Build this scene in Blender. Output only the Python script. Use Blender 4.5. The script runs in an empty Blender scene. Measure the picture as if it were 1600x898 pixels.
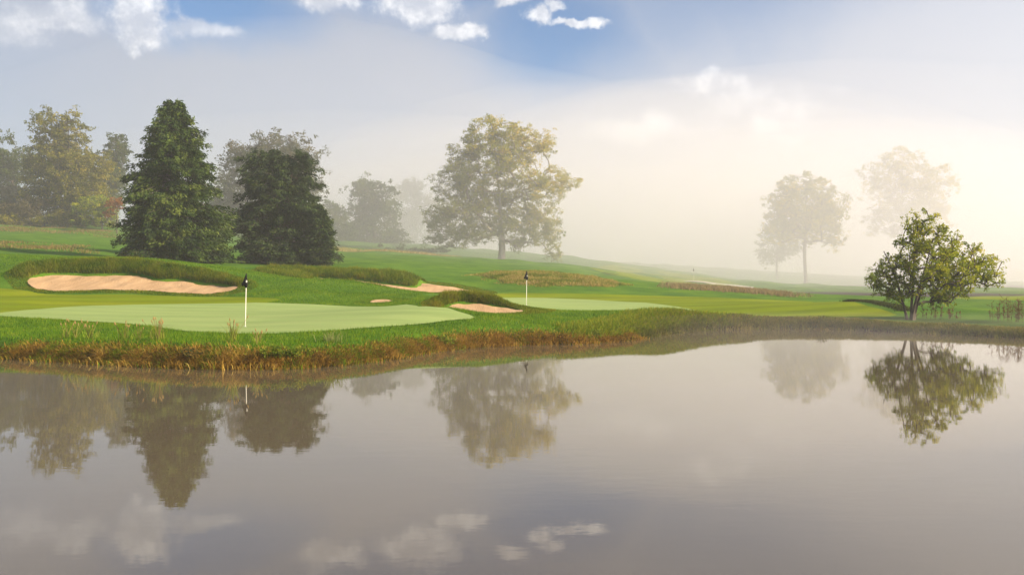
import bpy, math, random
import numpy as np
from mathutils import Vector
from mathutils.geometry import delaunay_2d_cdt

R = math.radians
rng = np.random.default_rng(7)
random.seed(7)
sc = bpy.context.scene
COL = sc.collection

# ------------------------------------------------------------------ camera
FPX = 1422.0            # focal length in photograph pixels (1600 wide)
HORIZON = 432.0         # photograph row of the horizon
CAM_Z = 2.8
cam_d = bpy.data.cameras.new('camera')
cam_d.sensor_width = 36.0
cam_d.lens = 36.0 * FPX / 1600.0
cam_d.clip_start = 0.1
cam_d.clip_end = 6000.0
cam = bpy.data.objects.new('camera', cam_d)
COL.objects.link(cam)
cam.location = (0, 0, CAM_Z)
cam.rotation_euler = (R(90) - math.atan((449.0 - HORIZON) / FPX), 0, 0)
sc.camera = cam

SUN_AZ, SUN_EL = 106.0, 24.0      # degrees clockwise from the view direction / above the horizon
# ------------------------------------------------------------------ world
world = bpy.data.worlds.new('World')
sc.world = world
world.use_nodes = True
SKY_STRENGTH = 0.065


def build_world():
    nt = world.node_tree
    N, L = nt.nodes, nt.links
    N.clear()
    out = N.new('ShaderNodeOutputWorld')
    bg = N.new('ShaderNodeBackground')
    bg.inputs['Strength'].default_value = SKY_STRENGTH
    L.new(bg.outputs[0], out.inputs['Surface'])
    sky = N.new('ShaderNodeTexSky')
    sky.sky_type = 'NISHITA'
    sky.sun_disc = False
    sky.sun_elevation = R(SUN_EL)
    sky.sun_rotation = R(SUN_AZ)
    sky.air_density = 1.0
    sky.dust_density = 0.15
    sky.altitude = 1500.0
    sky.ozone_density = 2.5
    tc = N.new('ShaderNodeTexCoord')
    D = tc.outputs['Generated']

    def math_(op, a, b=None, c=None, clamp=False):
        n = N.new('ShaderNodeMath')
        n.operation = op
        n.use_clamp = clamp
        for i, v in enumerate((a, b, c)):
            if v is None:
                continue
            if isinstance(v, (int, float)):
                n.inputs[i].default_value = v
            else:
                L.new(v, n.inputs[i])
        return n.outputs[0]

    def vmath(op, a, b=None):
        n = N.new('ShaderNodeVectorMath')
        n.operation = op
        for i, v in enumerate((a, b)):
            if v is None:
                continue
            if isinstance(v, (tuple, list)):
                n.inputs[i].default_value = v
            else:
                L.new(v, n.inputs[i])
        return n.outputs['Value'] if op in ('LENGTH', 'DOT_PRODUCT') else n.outputs[0]

    def noise(scale, detail, rough=0.55, vec=None, off=(0, 0, 0), dist=0.0):
        n = N.new('ShaderNodeTexNoise')
        n.inputs['Scale'].default_value = scale
        n.inputs['Detail'].default_value = detail
        n.inputs['Roughness'].default_value = rough
        n.inputs['Distortion'].default_value = dist
        L.new(vmath('ADD', vec or D, off), n.inputs['Vector'])
        return n

    def smooth(v, lo, hi):
        n = N.new('ShaderNodeMapRange')
        n.interpolation_type = 'SMOOTHSTEP'
        n.inputs['From Min'].default_value = lo
        n.inputs['From Max'].default_value = hi
        L.new(v, n.inputs['Value'])
        return n.outputs['Result']

    def mix(f, a, b):
        n = N.new('ShaderNodeMix')
        n.data_type = 'RGBA'
        for s, v in (('Factor', f),):
            L.new(v, n.inputs[0])
        for i, v in ((6, a), (7, b)):
            if isinstance(v, (tuple, list)):
                n.inputs[i].default_value = (*v, 1)
            else:
                L.new(v, n.inputs[i])
        return n.outputs[2]

    def blob(px, py, rx, ry, src):
        v = Vector(((px - 800) / FPX, 1.0, (HORIZON - py) / FPX))
        ln = v.length
        v.normalize()
        d = vmath('SUBTRACT', src, tuple(v))
        d = vmath('MULTIPLY', d, (FPX * ln / rx, 2.0, FPX * ln / ry))
        return math_('SUBTRACT', 1.0, vmath('LENGTH', d))

    # warped direction so that cloud outlines billow
    wn = noise(9.0, 7.0, 0.6)
    warp = vmath('ADD', D, vmath('MULTIPLY', vmath('SUBTRACT', wn.outputs['Color'], (0.5, 0.5, 0.5)), (0.10, 0.05, 0.07)))

    sep = N.new('ShaderNodeSeparateXYZ')
    L.new(D, sep.inputs[0])
    Z = sep.outputs['Z']

    # thin high mist with soft blue openings
    veil_n = noise(2.6, 3.0, 0.5, vec=vmath('MULTIPLY', D, (1, 1, 2.2)), off=(3.1, 0.4, 1.7)).outputs['Fac']
    open_ = None
    for args, wt in (((870, 50, 225, 150), 1.0), ((330, 8, 240, 95), .95), ((1120, -5, 360, 130), .62), ((700, -60, 560, 125), .95)):
        b = math_('MULTIPLY', smooth(blob(*args, warp), 0.0, 0.85), wt)
        open_ = b if open_ is None else math_('MAXIMUM', open_, b)
    high_open = math_('MULTIPLY', smooth(Z, 0.30, 0.5), smooth(veil_n, 0.38, 0.62))
    open_ = math_('MAXIMUM', open_, high_open)
    veil = math_('SUBTRACT', 0.80, math_('MULTIPLY', open_, 0.78))
    veil = math_('MULTIPLY', veil, math_('ADD', 0.75, math_('MULTIPLY', veil_n, 0.5)), clamp=True)
    # the veil is lit by the sun: brighter towards it, cool away from it
    sd = (math.sin(R(SUN_AZ)) * math.cos(R(SUN_EL)), math.cos(R(SUN_AZ)) * math.cos(R(SUN_EL)), math.sin(R(SUN_EL)))
    sdot = vmath('DOT_PRODUCT', D, sd)
    glow = smooth(sdot, -0.35, 0.85)
    veil_c = mix(glow, VEIL_AWAY, VEIL_SUN)
    hs = N.new('ShaderNodeHueSaturation')
    hs.inputs['Saturation'].default_value = 1.3
    hs.inputs['Value'].default_value = 0.95
    L.new(sky.outputs[0], hs.inputs['Color'])
    col = mix(veil, hs.outputs[0], veil_c)

    # cumulus
    cum = None
    for args in ((224, 34, 72, 48), (505, -8, 70, 38), (650, 4, 92, 40), (722, 44, 60, 16), (845, 30, 32, 27), (870, 10, 26, 17),
                 (908, 42, 54, 10), (800, 0, 38, 18)):
        b = blob(*args, warp)
        cum = b if cum is None else math_('MAXIMUM', cum, b)
    fine = noise(30.0, 10.0, 0.66).outputs['Fac']
    up_n = noise(4.5, 9.0, 0.6, vec=vmath('MULTIPLY', D, (1, 1, 1.8)), off=(1.3, 5.2, 0.7)).outputs['Fac']
    cum_in = smooth(math_('ADD', cum, math_('MULTIPLY', math_('SUBTRACT', fine, 0.5), 1.3)), 0.08, 0.62)
    cum_up = math_('MULTIPLY', smooth(up_n, 0.53, 0.66), smooth(Z, 0.31, 0.38))
    soft = None
    for args in ((1180, 158, 130, 50), (1115, 130, 80, 26), (1220, 178, 85, 50), (1000, 205, 130, 26), (90, 30, 90, 30), (20, 40, 80, 40), (310, 50, 60, 18)):
        b = blob(*args, warp)
        soft = b if soft is None else math_('MAXIMUM', soft, b)
    soft = math_('MULTIPLY', smooth(math_('ADD', soft, math_('MULTIPLY', math_('SUBTRACT', fine, 0.5), 1.2)), 0.0, 0.80), 0.72)
    cum_m = math_('MAXIMUM', math_('MAXIMUM', cum_in, soft), cum_up)
    shade = smooth(math_('ADD', math_('MULTIPLY', fine, 0.9), math_('MULTIPLY', glow, 0.25)), 0.36, 0.72)
    cum_c = mix(shade, CLOUD_SHADE, CLOUD_LIT)
    col = mix(math_('MULTIPLY', cum_m, 0.82), col, cum_c)
    L.new(col, bg.inputs['Color'])


VEIL_AWAY, VEIL_SUN = (3.1, 3.4, 4.1), (6.7, 6.6, 6.7)
CLOUD_SHADE, CLOUD_LIT = (4.2, 4.5, 5.2), (9.4, 9.3, 9.2)
build_world()

# ------------------------------------------------------------------ sun
sun_d = bpy.data.lights.new('sun', 'SUN')
sun_d.energy = 5.0
sun_d.angle = R(0.7)
sun_d.color = (1.0, 0.80, 0.56)
sun = bpy.data.objects.new('sun', sun_d)
COL.objects.link(sun)
_s = Vector((math.sin(R(SUN_AZ)) * math.cos(R(SUN_EL)), math.cos(R(SUN_AZ)) * math.cos(R(SUN_EL)), math.sin(R(SUN_EL))))
sun.rotation_euler = _s.to_track_quat('Z', 'Y').to_euler()

# ------------------------------------------------------------------ exposure, render
vs = sc.view_settings
vs.view_transform = 'Standard'
vs.look = 'None'
vs.exposure = 1.28
vs.gamma = 1.0
vs.use_curve_mapping = False
cy = sc.cycles
cy.max_bounces = 6
cy.diffuse_bounces = 2
cy.glossy_bounces = 3
cy.transmission_bounces = 3
cy.volume_bounces = 3
cy.use_denoising = True
try:
    cy.denoiser = 'OPENIMAGEDENOISE'
except Exception:
    pass
cy.sample_clamp_indirect = 4.0

HAZE_DENSITY = 0.0008
HAZE_ANISO = 0.30
BANK_DENSITY = 0.00118


# ================================================================== helpers
def P(px, py, d):
    """a point seen at photograph pixel (px, py) at distance d along the view axis"""
    return ((px - 800.0) / FPX * d, d, CAM_Z + (HORIZON - py) / FPX * d)


def W(px, d, z):
    return ((px - 800.0) / FPX * d, d, z)


def tag(o, label=None, cat=None, group=None, kind=None):
    if label:
        o['label'] = label
    if cat:
        o['category'] = cat
    if group:
        o['group'] = group
    if kind:
        o['kind'] = kind
    return o


def link(o, parent=None):
    COL.objects.link(o)
    if parent is not None:
        o.parent = parent
    return o


def empty(name, loc=(0, 0, 0), rz=0.0):
    o = bpy.data.objects.new(name, None)
    o.empty_display_size = 0.3
    COL.objects.link(o)
    o.location = loc
    o.rotation_euler = (0, 0, rz)
    return o


def mesh_arrays(name, verts, faces, mat, parent=None, cols=None, smooth=False):
    """verts (n,3), faces (m,k) of equal k, cols (n,3) linear colours"""
    verts = np.asarray(verts, np.float32)
    faces = np.asarray(faces, np.int32)
    me = bpy.data.meshes.new(name)
    m, k = faces.shape
    me.vertices.add(len(verts))
    me.vertices.foreach_set('co', verts.ravel())
    me.loops.add(m * k)
    me.loops.foreach_set('vertex_index', faces.ravel())
    me.polygons.add(m)
    me.polygons.foreach_set('loop_start', np.arange(0, m * k, k, dtype=np.int32))
    me.polygons.foreach_set('loop_total', np.full(m, k, np.int32))
    if smooth:
        me.polygons.foreach_set('use_smooth', np.ones(m, bool))
    me.update(calc_edges=True)
    if cols is not None:
        ca = me.color_attributes.new('Col', 'FLOAT_COLOR', 'POINT')
        c4 = np.ones((len(verts), 4), np.float32)
        c4[:, :3] = cols
        ca.data.foreach_set('color', c4.ravel())
    me.materials.append(mat)
    o = bpy.data.objects.new(name, me)
    return link(o, parent)


def mesh_py(name, verts, faces, mat, parent=None, smooth=False):
    me = bpy.data.meshes.new(name)
    me.from_pydata([tuple(map(float, v)) for v in verts], [], [tuple(int(i) for i in f) for f in faces])
    if smooth:
        for p in me.polygons:
            p.use_smooth = True
    me.materials.append(mat)
    return link(bpy.data.objects.new(name, me), parent)


def sstep(x, a, b):
    t = np.clip((x - a) / (b - a), 0, 1)
    return t * t * (3 - 2 * t)


def resample(poly, closed=True, per=4):
    """Catmull-Rom smoothing of an outline (n, k)"""
    p = np.asarray(poly, float)
    n = len(p)
    out = []
    for i in range(n if closed else n - 1):
        if closed:
            a, b, c, d = p[(i - 1) % n], p[i], p[(i + 1) % n], p[(i + 2) % n]
        else:
            a, b, c, d = p[max(i - 1, 0)], p[i], p[i + 1], p[min(i + 2, n - 1)]
        for j in range(per):
            t = j / per
            out.append(0.5 * ((2 * b) + (c - a) * t + (2 * a - 5 * b + 4 * c - d) * t * t + (3 * b - a - 3 * c + d) * t ** 3))
    if not closed:
        out.append(p[-1])
    return np.array(out)


def seg_dist(x, y, poly):
    """distance of points to a closed outline, and whether they are inside"""
    x = np.asarray(x, float)
    y = np.asarray(y, float)
    best = np.full(x.shape, 1e18)
    inside = np.zeros(x.shape, bool)
    n = len(poly)
    for i in range(n):
        ax, ay = poly[i][0], poly[i][1]
        bx, by = poly[(i + 1) % n][0], poly[(i + 1) % n][1]
        dx, dy = bx - ax, by - ay
        q = dx * dx + dy * dy
        if q < 1e-12:
            continue
        t = np.clip(((x - ax) * dx + (y - ay) * dy) / q, 0, 1)
        d2 = (x - ax - t * dx) ** 2 + (y - ay - t * dy) ** 2
        np.minimum(best, d2, out=best)
        c = ((ay > y) != (by > y))
        if dy != 0:
            c &= x < (bx - ax) * (y - ay) / dy + ax
        inside ^= c
    return np.sqrt(best), inside


def signed(x, y, poly):
    """positive inside"""
    d, i = seg_dist(x, y, poly)
    return np.where(i, d, -d)


class TPS:
    def __init__(self, pts, lam=0.0):
        pts = np.asarray(pts, float)
        self.xy = pts[:, :2]
        n = len(pts)
        K = self._k(self.xy, self.xy) + lam * np.eye(n)
        Pm = np.hstack([np.ones((n, 1)), self.xy])
        A = np.zeros((n + 3, n + 3))
        A[:n, :n] = K
        A[:n, n:] = Pm
        A[n:, :n] = Pm.T
        b = np.zeros(n + 3)
        b[:n] = pts[:, 2]
        self.w = np.linalg.solve(A, b)

    @staticmethod
    def _k(a, b):
        d2 = ((a[:, None, :] - b[None, :, :]) ** 2).sum(-1)
        return 0.5 * d2 * np.log(d2 + 1e-9)

    def __call__(self, x, y):
        x = np.asarray(x, float)
        q = np.stack([x.ravel(), np.asarray(y, float).ravel()], 1)
        out = np.empty(len(q))
        n = len(self.xy)
        for i in range(0, len(q), 20000):
            s = q[i:i + 20000]
            out[i:i + 20000] = self._k(s, self.xy) @ self.w[:n] + self.w[n] + s @ self.w[n + 1:]
        return out.reshape(x.shape)


_wr = np.random.default_rng(3)
_WV = [(_wr.uniform(0, 2 * math.pi), _wr.uniform(0, 2 * math.pi), w) for w in (1.3, 1.9, 2.6, 3.7, 5.1, 7.7, 11.0, 17.0, 23.0) for _ in range(2)]


def wobble(x, y, lo=1.0, hi=30.0):
    """smooth bumps of several wave lengths, about -1..1"""
    s = np.zeros(np.shape(x))
    k = 0
    for a, ph, w in _WV:
        if lo <= w <= hi:
            s = s + np.sin((x * math.cos(a) + y * math.sin(a)) * 2 * math.pi / w + ph + 0.7 * np.sin(x / w * 1.7 + ph))
            k += 1
    return s / max(1, k) ** 0.7


# ================================================================== materials
def new_mat(name):
    m = bpy.data.materials.new(name)
    m.use_nodes = True
    nt = m.node_tree
    nt.nodes.clear()
    out = nt.nodes.new('ShaderNodeOutputMaterial')
    return m, nt, out


def turf_mat(name, stops, scale=0.6, fine=9.0, rough=0.85, bump=0.4, spec=0.06, sheen=0.0, stretch=(1, 1, 1), bscale=14.0, fine_amt=0.45, soil=False, stripes=None):
    m, nt, out = new_mat(name)
    N, L = nt.nodes, nt.links
    geo = N.new('ShaderNodeNewGeometry')
    mp = N.new('ShaderNodeMapping')
    mp.inputs['Scale'].default_value = stretch
    L.new(geo.outputs['Position'], mp.inputs[0])
    n1 = N.new('ShaderNodeTexNoise')
    n1.inputs['Scale'].default_value = scale
    n1.inputs['Detail'].default_value = 5
    n2 = N.new('ShaderNodeTexNoise')
    n2.inputs['Scale'].default_value = fine
    n2.inputs['Detail'].default_value = 4
    n2.inputs['Roughness'].default_value = 0.7
    L.new(mp.outputs[0], n1.inputs['Vector'])
    L.new(mp.outputs[0], n2.inputs['Vector'])
    mx = N.new('ShaderNodeMix')
    mx.data_type = 'FLOAT'
    mx.inputs[0].default_value = fine_amt
    L.new(n1.outputs['Fac'], mx.inputs[2])
    L.new(n2.outputs['Fac'], mx.inputs[3])
    cr = N.new('ShaderNodeValToRGB')
    while len(cr.color_ramp.elements) < len(stops):
        cr.color_ramp.elements.new(0.5)
    for e, (p, c) in zip(cr.color_ramp.elements, stops):
        e.position = p
        e.color = (*c, 1)
    L.new(mx.outputs[0], cr.inputs[0])
    b = N.new('ShaderNodeBsdfPrincipled')
    col_out = cr.outputs[0]
    if soil:
        sx = N.new('ShaderNodeSeparateXYZ')
        L.new(geo.outputs['Position'], sx.inputs[0])
        mr = N.new('ShaderNodeMapRange')
        mr.inputs['From Min'].default_value = 0.30
        mr.inputs['From Max'].default_value = 0.48
        L.new(sx.outputs['Z'], mr.inputs['Value'])
        sm = N.new('ShaderNodeMix')
        sm.data_type = 'RGBA'
        sm.inputs[6].default_value = (0.030, 0.023, 0.013, 1)
        L.new(mr.outputs[0], sm.inputs[0])
        L.new(col_out, sm.inputs[7])
        col_out = sm.outputs[2]
    if stripes:
        ang, width, amt = stripes
        rm = N.new('ShaderNodeMapping')
        rm.inputs['Rotation'].default_value = (0, 0, ang)
        L.new(geo.outputs['Position'], rm.inputs[0])
        wv = N.new('ShaderNodeTexWave')
        wv.bands_direction = 'Y'
        wv.inputs['Scale'].default_value = 0.314 / (2 * width)
        wv.inputs['Distortion'].default_value = 1.2
        wv.inputs['Detail'].default_value = 3
        wv.inputs['Detail Scale'].default_value = 0.6
        L.new(rm.outputs[0], wv.inputs['Vector'])
        wr = N.new('ShaderNodeMapRange')
        wr.inputs['From Min'].default_value = 0.3
        wr.inputs['From Max'].default_value = 0.7
        wr.inputs['To Min'].default_value = 1 - amt
        wr.inputs['To Max'].default_value = 1 + amt
        L.new(wv.outputs['Fac'], wr.inputs['Value'])
        hv_ = N.new('ShaderNodeHueSaturation')
        L.new(wr.outputs[0], hv_.inputs['Value'])
        L.new(col_out, hv_.inputs['Color'])
        col_out = hv_.outputs[0]
    L.new(col_out, b.inputs['Base Color'])
    b.inputs['Roughness'].default_value = rough
    b.inputs['Specular IOR Level'].default_value = spec
    b.inputs['Sheen Weight'].default_value = sheen
    b.inputs['Sheen Roughness'].default_value = 0.5
    bn = N.new('ShaderNodeTexNoise')
    bn.inputs['Scale'].default_value = bscale
    bn.inputs['Detail'].default_value = 5
    L.new(mp.outputs[0], bn.inputs['Vector'])
    bp = N.new('ShaderNodeBump')
    bp.inputs['Strength'].default_value = bump
    bp.inputs['Distance'].default_value = 0.06
    L.new(bn.outputs['Fac'], bp.inputs['Height'])
    L.new(bp.outputs[0], b.inputs['Normal'])
    L.new(b.outputs[0], out.inputs['Surface'])
    return m


def leaf_mat(name, trans=0.35, rough=0.55, spec=0.25):
    m, nt, out = new_mat(name)
    N, L = nt.nodes, nt.links
    at = N.new('ShaderNodeAttribute')
    at.attribute_name = 'Col'
    b = N.new('ShaderNodeBsdfPrincipled')
    b.inputs['Roughness'].default_value = rough
    b.inputs['Specular IOR Level'].default_value = spec
    t = N.new('ShaderNodeBsdfTranslucent')
    mx = N.new('ShaderNodeMixShader')
    mx.inputs[0].default_value = trans
    L.new(at.outputs['Color'], b.inputs['Base Color'])
    hs = N.new('ShaderNodeHueSaturation')
    hs.inputs['Value'].default_value = 1.35
    hs.inputs['Hue'].default_value = 0.485
    L.new(at.outputs['Color'], hs.inputs['Color'])
    L.new(hs.outputs[0], t.inputs['Color'])
    L.new(b.outputs[0], mx.inputs[1])
    L.new(t.outputs[0], mx.inputs[2])
    L.new(mx.outputs[0], out.inputs['Surface'])
    return m


def bark_mat(name, c1, c2, scale=3.0):
    m, nt, out = new_mat(name)
    N, L = nt.nodes, nt.links
    geo = N.new('ShaderNodeTexCoord')
    mp = N.new('ShaderNodeMapping')
    mp.inputs['Scale'].default_value = (1, 1, 0.25)
    L.new(geo.outputs['Object'], mp.inputs[0])
    n = N.new('ShaderNodeTexNoise')
    n.inputs['Scale'].default_value = scale
    n.inputs['Detail'].default_value = 6
    L.new(mp.outputs[0], n.inputs['Vector'])
    cr = N.new('ShaderNodeValToRGB')
    cr.color_ramp.elements[0].position = 0.35
    cr.color_ramp.elements[0].color = (*c1, 1)
    cr.color_ramp.elements[1].position = 0.65
    cr.color_ramp.elements[1].color = (*c2, 1)
    L.new(n.outputs['Fac'], cr.inputs[0])
    b = N.new('ShaderNodeBsdfPrincipled')
    b.inputs['Roughness'].default_value = 0.9
    L.new(cr.outputs[0], b.inputs['Base Color'])
    bp = N.new('ShaderNodeBump')
    bp.inputs['Strength'].default_value = 0.6
    bp.inputs['Distance'].default_value = 0.05
    L.new(n.outputs['Fac'], bp.inputs['Height'])
    L.new(bp.outputs[0], b.inputs['Normal'])
    L.new(b.outputs[0], out.inputs['Surface'])
    return m


def plain_mat(name, c, rough=0.5, spec=0.5, noise_amt=0.12, scale=20.0):
    m, nt, out = new_mat(name)
    N, L = nt.nodes, nt.links
    b = N.new('ShaderNodeBsdfPrincipled')
    b.inputs['Roughness'].default_value = rough
    b.inputs['Specular IOR Level'].default_value = spec
    tc = N.new('ShaderNodeTexCoord')
    n = N.new('ShaderNodeTexNoise')
    n.inputs['Scale'].default_value = scale
    L.new(tc.outputs['Object'], n.inputs['Vector'])
    cr = N.new('ShaderNodeValToRGB')
    cr.color_ramp.elements[0].color = (*[v * (1 - noise_amt) for v in c], 1)
    cr.color_ramp.elements[1].color = (*[min(1, v * (1 + noise_amt)) for v in c], 1)
    L.new(n.outputs['Fac'], cr.inputs[0])
    L.new(cr.outputs[0], b.inputs['Base Color'])
    L.new(b.outputs[0], out.inputs['Surface'])
    return m


M = {}
M['rough'] = turf_mat('rough_turf', [(0.30, (0.030, 0.080, 0.006)), (0.46, (0.055, 0.130, 0.008)), (0.60, (0.090, 0.175, 0.010)), (0.78, (0.15, 0.19, 0.025))],
                      scale=0.35, fine=7.0, bump=0.8, soil=True)
M['green'] = turf_mat('putting_turf', [(0.32, (0.195, 0.280, 0.085)), (0.5, (0.240, 0.325, 0.108)), (0.70, (0.29, 0.355, 0.130))],
                      scale=0.35, fine=2.2, bump=0.08, spec=0.05, rough=0.8, sheen=0.0, stretch=(0.22, 1.7, 1), bscale=40, fine_amt=0.4, stripes=(R(14), 1.1, 0.032))
M['fairway'] = turf_mat('fairway_turf', [(0.30, (0.100, 0.155, 0.004)), (0.5, (0.145, 0.195, 0.005)), (0.72, (0.20, 0.225, 0.008))],
                        scale=0.25, fine=4.0, bump=0.25, stretch=(0.6, 1.5, 1), spec=.03, fine_amt=0.35, stripes=(R(-9), 1.8, 0.09))
M['sand'] = turf_mat('bunker_sand', [(0.30, (0.33, 0.215, 0.115)), (0.5, (0.45, 0.305, 0.17)), (0.72, (0.55, 0.39, 0.23))],
                     scale=0.7, fine=11.0, bump=1.0, rough=0.95, spec=0.05, stretch=(3.2, 0.5, 1), bscale=5.0)
M['dry'] = turf_mat('dry_turf', [(0.30, (0.10, 0.12, 0.03)), (0.5, (0.20, 0.17, 0.06)), (0.72, (0.30, 0.22, 0.10))],
                    scale=0.3, fine=4.0, bump=0.8)
M['soil'] = turf_mat('bank_soil', [(0.3, (0.03, 0.022, 0.012)), (0.7, (0.07, 0.05, 0.028))], bump=0.6)
M['leaf'] = leaf_mat('leaf_foliage', 0.46, 0.6, 0.12)
M['needle'] = leaf_mat('needle_foliage', 0.15, 0.7, 0.15)
M['blade'] = leaf_mat('grass_blade', 0.40, 0.7, 0.06)
M['bark'] = bark_mat('grey_brown_bark', (0.045, 0.035, 0.026), (0.11, 0.09, 0.07))
M['pale_bark'] = bark_mat('pale_bark', (0.12, 0.10, 0.075), (0.34, 0.31, 0.26), 1.5)
M['white'] = plain_mat('white_paint', (0.80, 0.79, 0.74), 0.4)
M['flag'] = plain_mat('black_cloth', (0.012, 0.012, 0.014), 0.8, 0.2)
M['pale_sand'] = plain_mat('pale_sand', (0.42, 0.39, 0.33), 0.9, 0.05)
M['cup'] = plain_mat('cup_liner', (0.75, 0.75, 0.72), 0.5)


def water_mat():
    m, nt, out = new_mat('pond_water')
    N, L = nt.nodes, nt.links
    b = N.new('ShaderNodeBsdfPrincipled')
    b.inputs['Base Color'].default_value = (0.110, 0.090, 0.056, 1)
    b.inputs['Roughness'].default_value = 0.006
    b.inputs['IOR'].default_value = 1.55
    b.inputs['Specular IOR Level'].default_value = 0.5
    geo = N.new('ShaderNodeNewGeometry')
    mp = N.new('ShaderNodeMapping')
    mp.inputs['Scale'].default_value = (1.0, 2.2, 1.0)
    L.new(geo.outputs['Position'], mp.inputs[0])
    n1 = N.new('ShaderNodeTexNoise')
    n1.inputs['Scale'].default_value = 1.6
    n1.inputs['Detail'].default_value = 4
    n1.inputs['Roughness'].default_value = 0.55
    L.new(mp.outputs[0], n1.inputs['Vector'])
    # breeze patches: some of the pond is glass-calm, some is ruffled
    n2 = N.new('ShaderNodeTexNoise')
    n2.inputs['Scale'].default_value = 0.10
    n2.inputs['Detail'].default_value = 3
    L.new(geo.outputs['Position'], n2.inputs['Vector'])
    mr = N.new('ShaderNodeMapRange')
    mr.inputs['From Min'].default_value = 0.40
    mr.inputs['From Max'].default_value = 0.65
    mr.inputs['To Min'].default_value = 0.0018
    mr.inputs['To Max'].default_value = 0.0055
    L.new(n2.outputs['Fac'], mr.inputs['Value'])
    bp = N.new('ShaderNodeBump')
    bp.inputs['Distance'].default_value = 0.25
    L.new(mr.outputs[0], bp.inputs['Strength'])
    L.new(n1.outputs['Fac'], bp.inputs['Height'])
    L.new(bp.outputs[0], b.inputs['Normal'])
    L.new(b.outputs[0], out.inputs['Surface'])
    return m


M['water'] = water_mat()

# ================================================================== outlines (world metres)
SH = [(0, 558.6), (100, 564), (200, 570), (300, 574.5), (380, 576), (440, 575.5), (485, 574), (547, 567.5), (600, 562), (641, 554), (680, 549), (713, 545), (762, 541), (850, 537.5),
      (905, 537), (956, 534), (997, 528.5), (1040, 522), (1100, 516.5), (1200, 514), (1300, 514.5), (1400, 518.5), (1500, 523), (1594, 528), (1750, 533), (1900, 536)]
shore = [((px - 800) / FPX * (CAM_Z * FPX / (py - HORIZON)), CAM_Z * FPX / (py - HORIZON)) for px, py in SH]
pond = [(-75, 12), (-72, 30), (-55, 38), (-36, 36.5), (-26, 34)] + shore + [(40, 34), (48, 22), (46, 6), (30, 2.2), (8, 1.6), (-15, 1.5), (-45, 2.0), (-66, 5)]
POND = resample(pond, True, 3)


def outline(pts, per=3):
    return resample([P(*p) for p in pts], True, per)


RIM = [
    [(36, 443, 62), (50, 453, 60), (100, 456, 59.5), (200, 454.5, 59.7), (300, 459.5, 58.8), (345, 459.5, 59.3), (378, 451, 61),
     (384, 441, 62.5), (350, 430, 65), (300, 420, 66), (250, 411.5, 67), (200, 407, 68), (120, 408, 68), (60, 411, 67), (28, 419, 65), (26, 431, 63.3)],
    [(405, 424, 79), (430, 418.5, 83), (520, 421.5, 82.5), (600, 426.5, 81), (640, 430, 79.5), (656, 435, 79.0), (664, 441, 80.5), (700, 443.5, 82),
     (745, 452, 80), (765, 457, 77), (745, 458.2, 74.5), (660, 458.5, 70.5), (620, 456, 68), (560, 443, 68.5), (490, 438, 70), (430, 429, 74)],
    [(682, 478, 47), (690, 486, 46), (720, 489.5, 45.5), (790, 490.3, 45.6), (836, 487, 46.5), (844, 483, 48), (808, 477.5, 49.3), (774, 468, 50), (744, 461.5, 50.3),
     (715, 460, 50), (692, 464, 49), (680, 471, 48)],
    [(572, 474, 53.6), (598, 474.5, 53.4), (630, 470, 54.5), (618, 467, 56.0), (598, 467, 56.3), (576, 470, 55.4)],
]
SANDP = [
    [(43, 439, 62.6), (57, 451.5, 60.3), (100, 455, 59.8), (200, 453.6, 60.0), (300, 458.5, 59.1), (340, 458, 59.7), (372, 450, 61.5), (345, 447.5, 63.3), (310, 444, 64.0),
     (285, 440, 64.5), (250, 440, 64.4), (225, 433.5, 65.2), (195, 430, 65.7), (150, 432, 65.5), (110, 430.5, 65.5), (65, 432, 64.6)],
    [(490, 447, 70.8), (560, 452, 69.6), (620, 457.8, 69.2), (660, 457.7, 71.2), (742, 456.6, 75.5), (738, 454.5, 77.5), (692, 447, 78.6), (658, 443, 78.9), (650, 449.5, 75.5), (620, 446.5, 75.4),
     (575, 441, 76.3), (530, 437, 77.5), (492, 436, 78)],
    [(692, 482, 47.1), (701, 487.5, 46.2), (735, 489, 45.9), (790, 489.6, 45.9), (818, 487.8, 46.6), (800, 483, 48.1), (770, 478, 48.7), (740, 475.5, 48.9), (715, 475.5, 48.6)],
    [(579, 472.8, 54.3), (596, 472.6, 54.2), (614, 469.8, 54.9), (602, 469.6, 55.4), (582, 471.0, 54.9)],
]
rims = [outline(r) for r in RIM]
sands = [outline(s) for s in SANDP]
sand_tps = [TPS(s[::2], 0.02) for s in sands]

# ---- height controls of the land
CTRL = [W(*c) for c in [
    (-900, 38, .8), (-250, 38, .75), (0, 33.6, .62), (200, 31, .62), (380, 29.8, .64), (550, 30.6, .60), (620, 32.5, .6), (700, 35.8, .6), (850, 39.8, .65), (1000, 43.5, .72), (1100, 50.6, .46), (1200, 51, .42),
    (1400, 48.5, .40), (1600, 45, .40), (1900, 42, .4), (0, 42.4, .95), (200, 38.6, .80), (380, 33, .73), (380, 37, .73), (600, 36, .81), (740, 38.7, .95), (600, 50, 1.15),
    (380, 53, 1.24), (190, 52, 1.20), (0, 52, 1.41), (-300, 60, 2.4), (-600, 60, 3.0), (860, 47, .98), (950, 47, .98), (1050, 48.3, .95), (1160, 49, .80), (823, 57, 1.0), (823, 50.5, .84), (950, 53, .84),
    (800, 74, 1.08), (950, 72, .92), (1050, 64, .76), (1200, 72, .86), (1300, 51.5, .50), (1300, 75, .69), (1400, 53, .55), (1600, 75, .7), (1342, 62, 1.12), (1400, 57, .9), (1330, 56, .62), (1390, 66, .66),
]]
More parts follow.
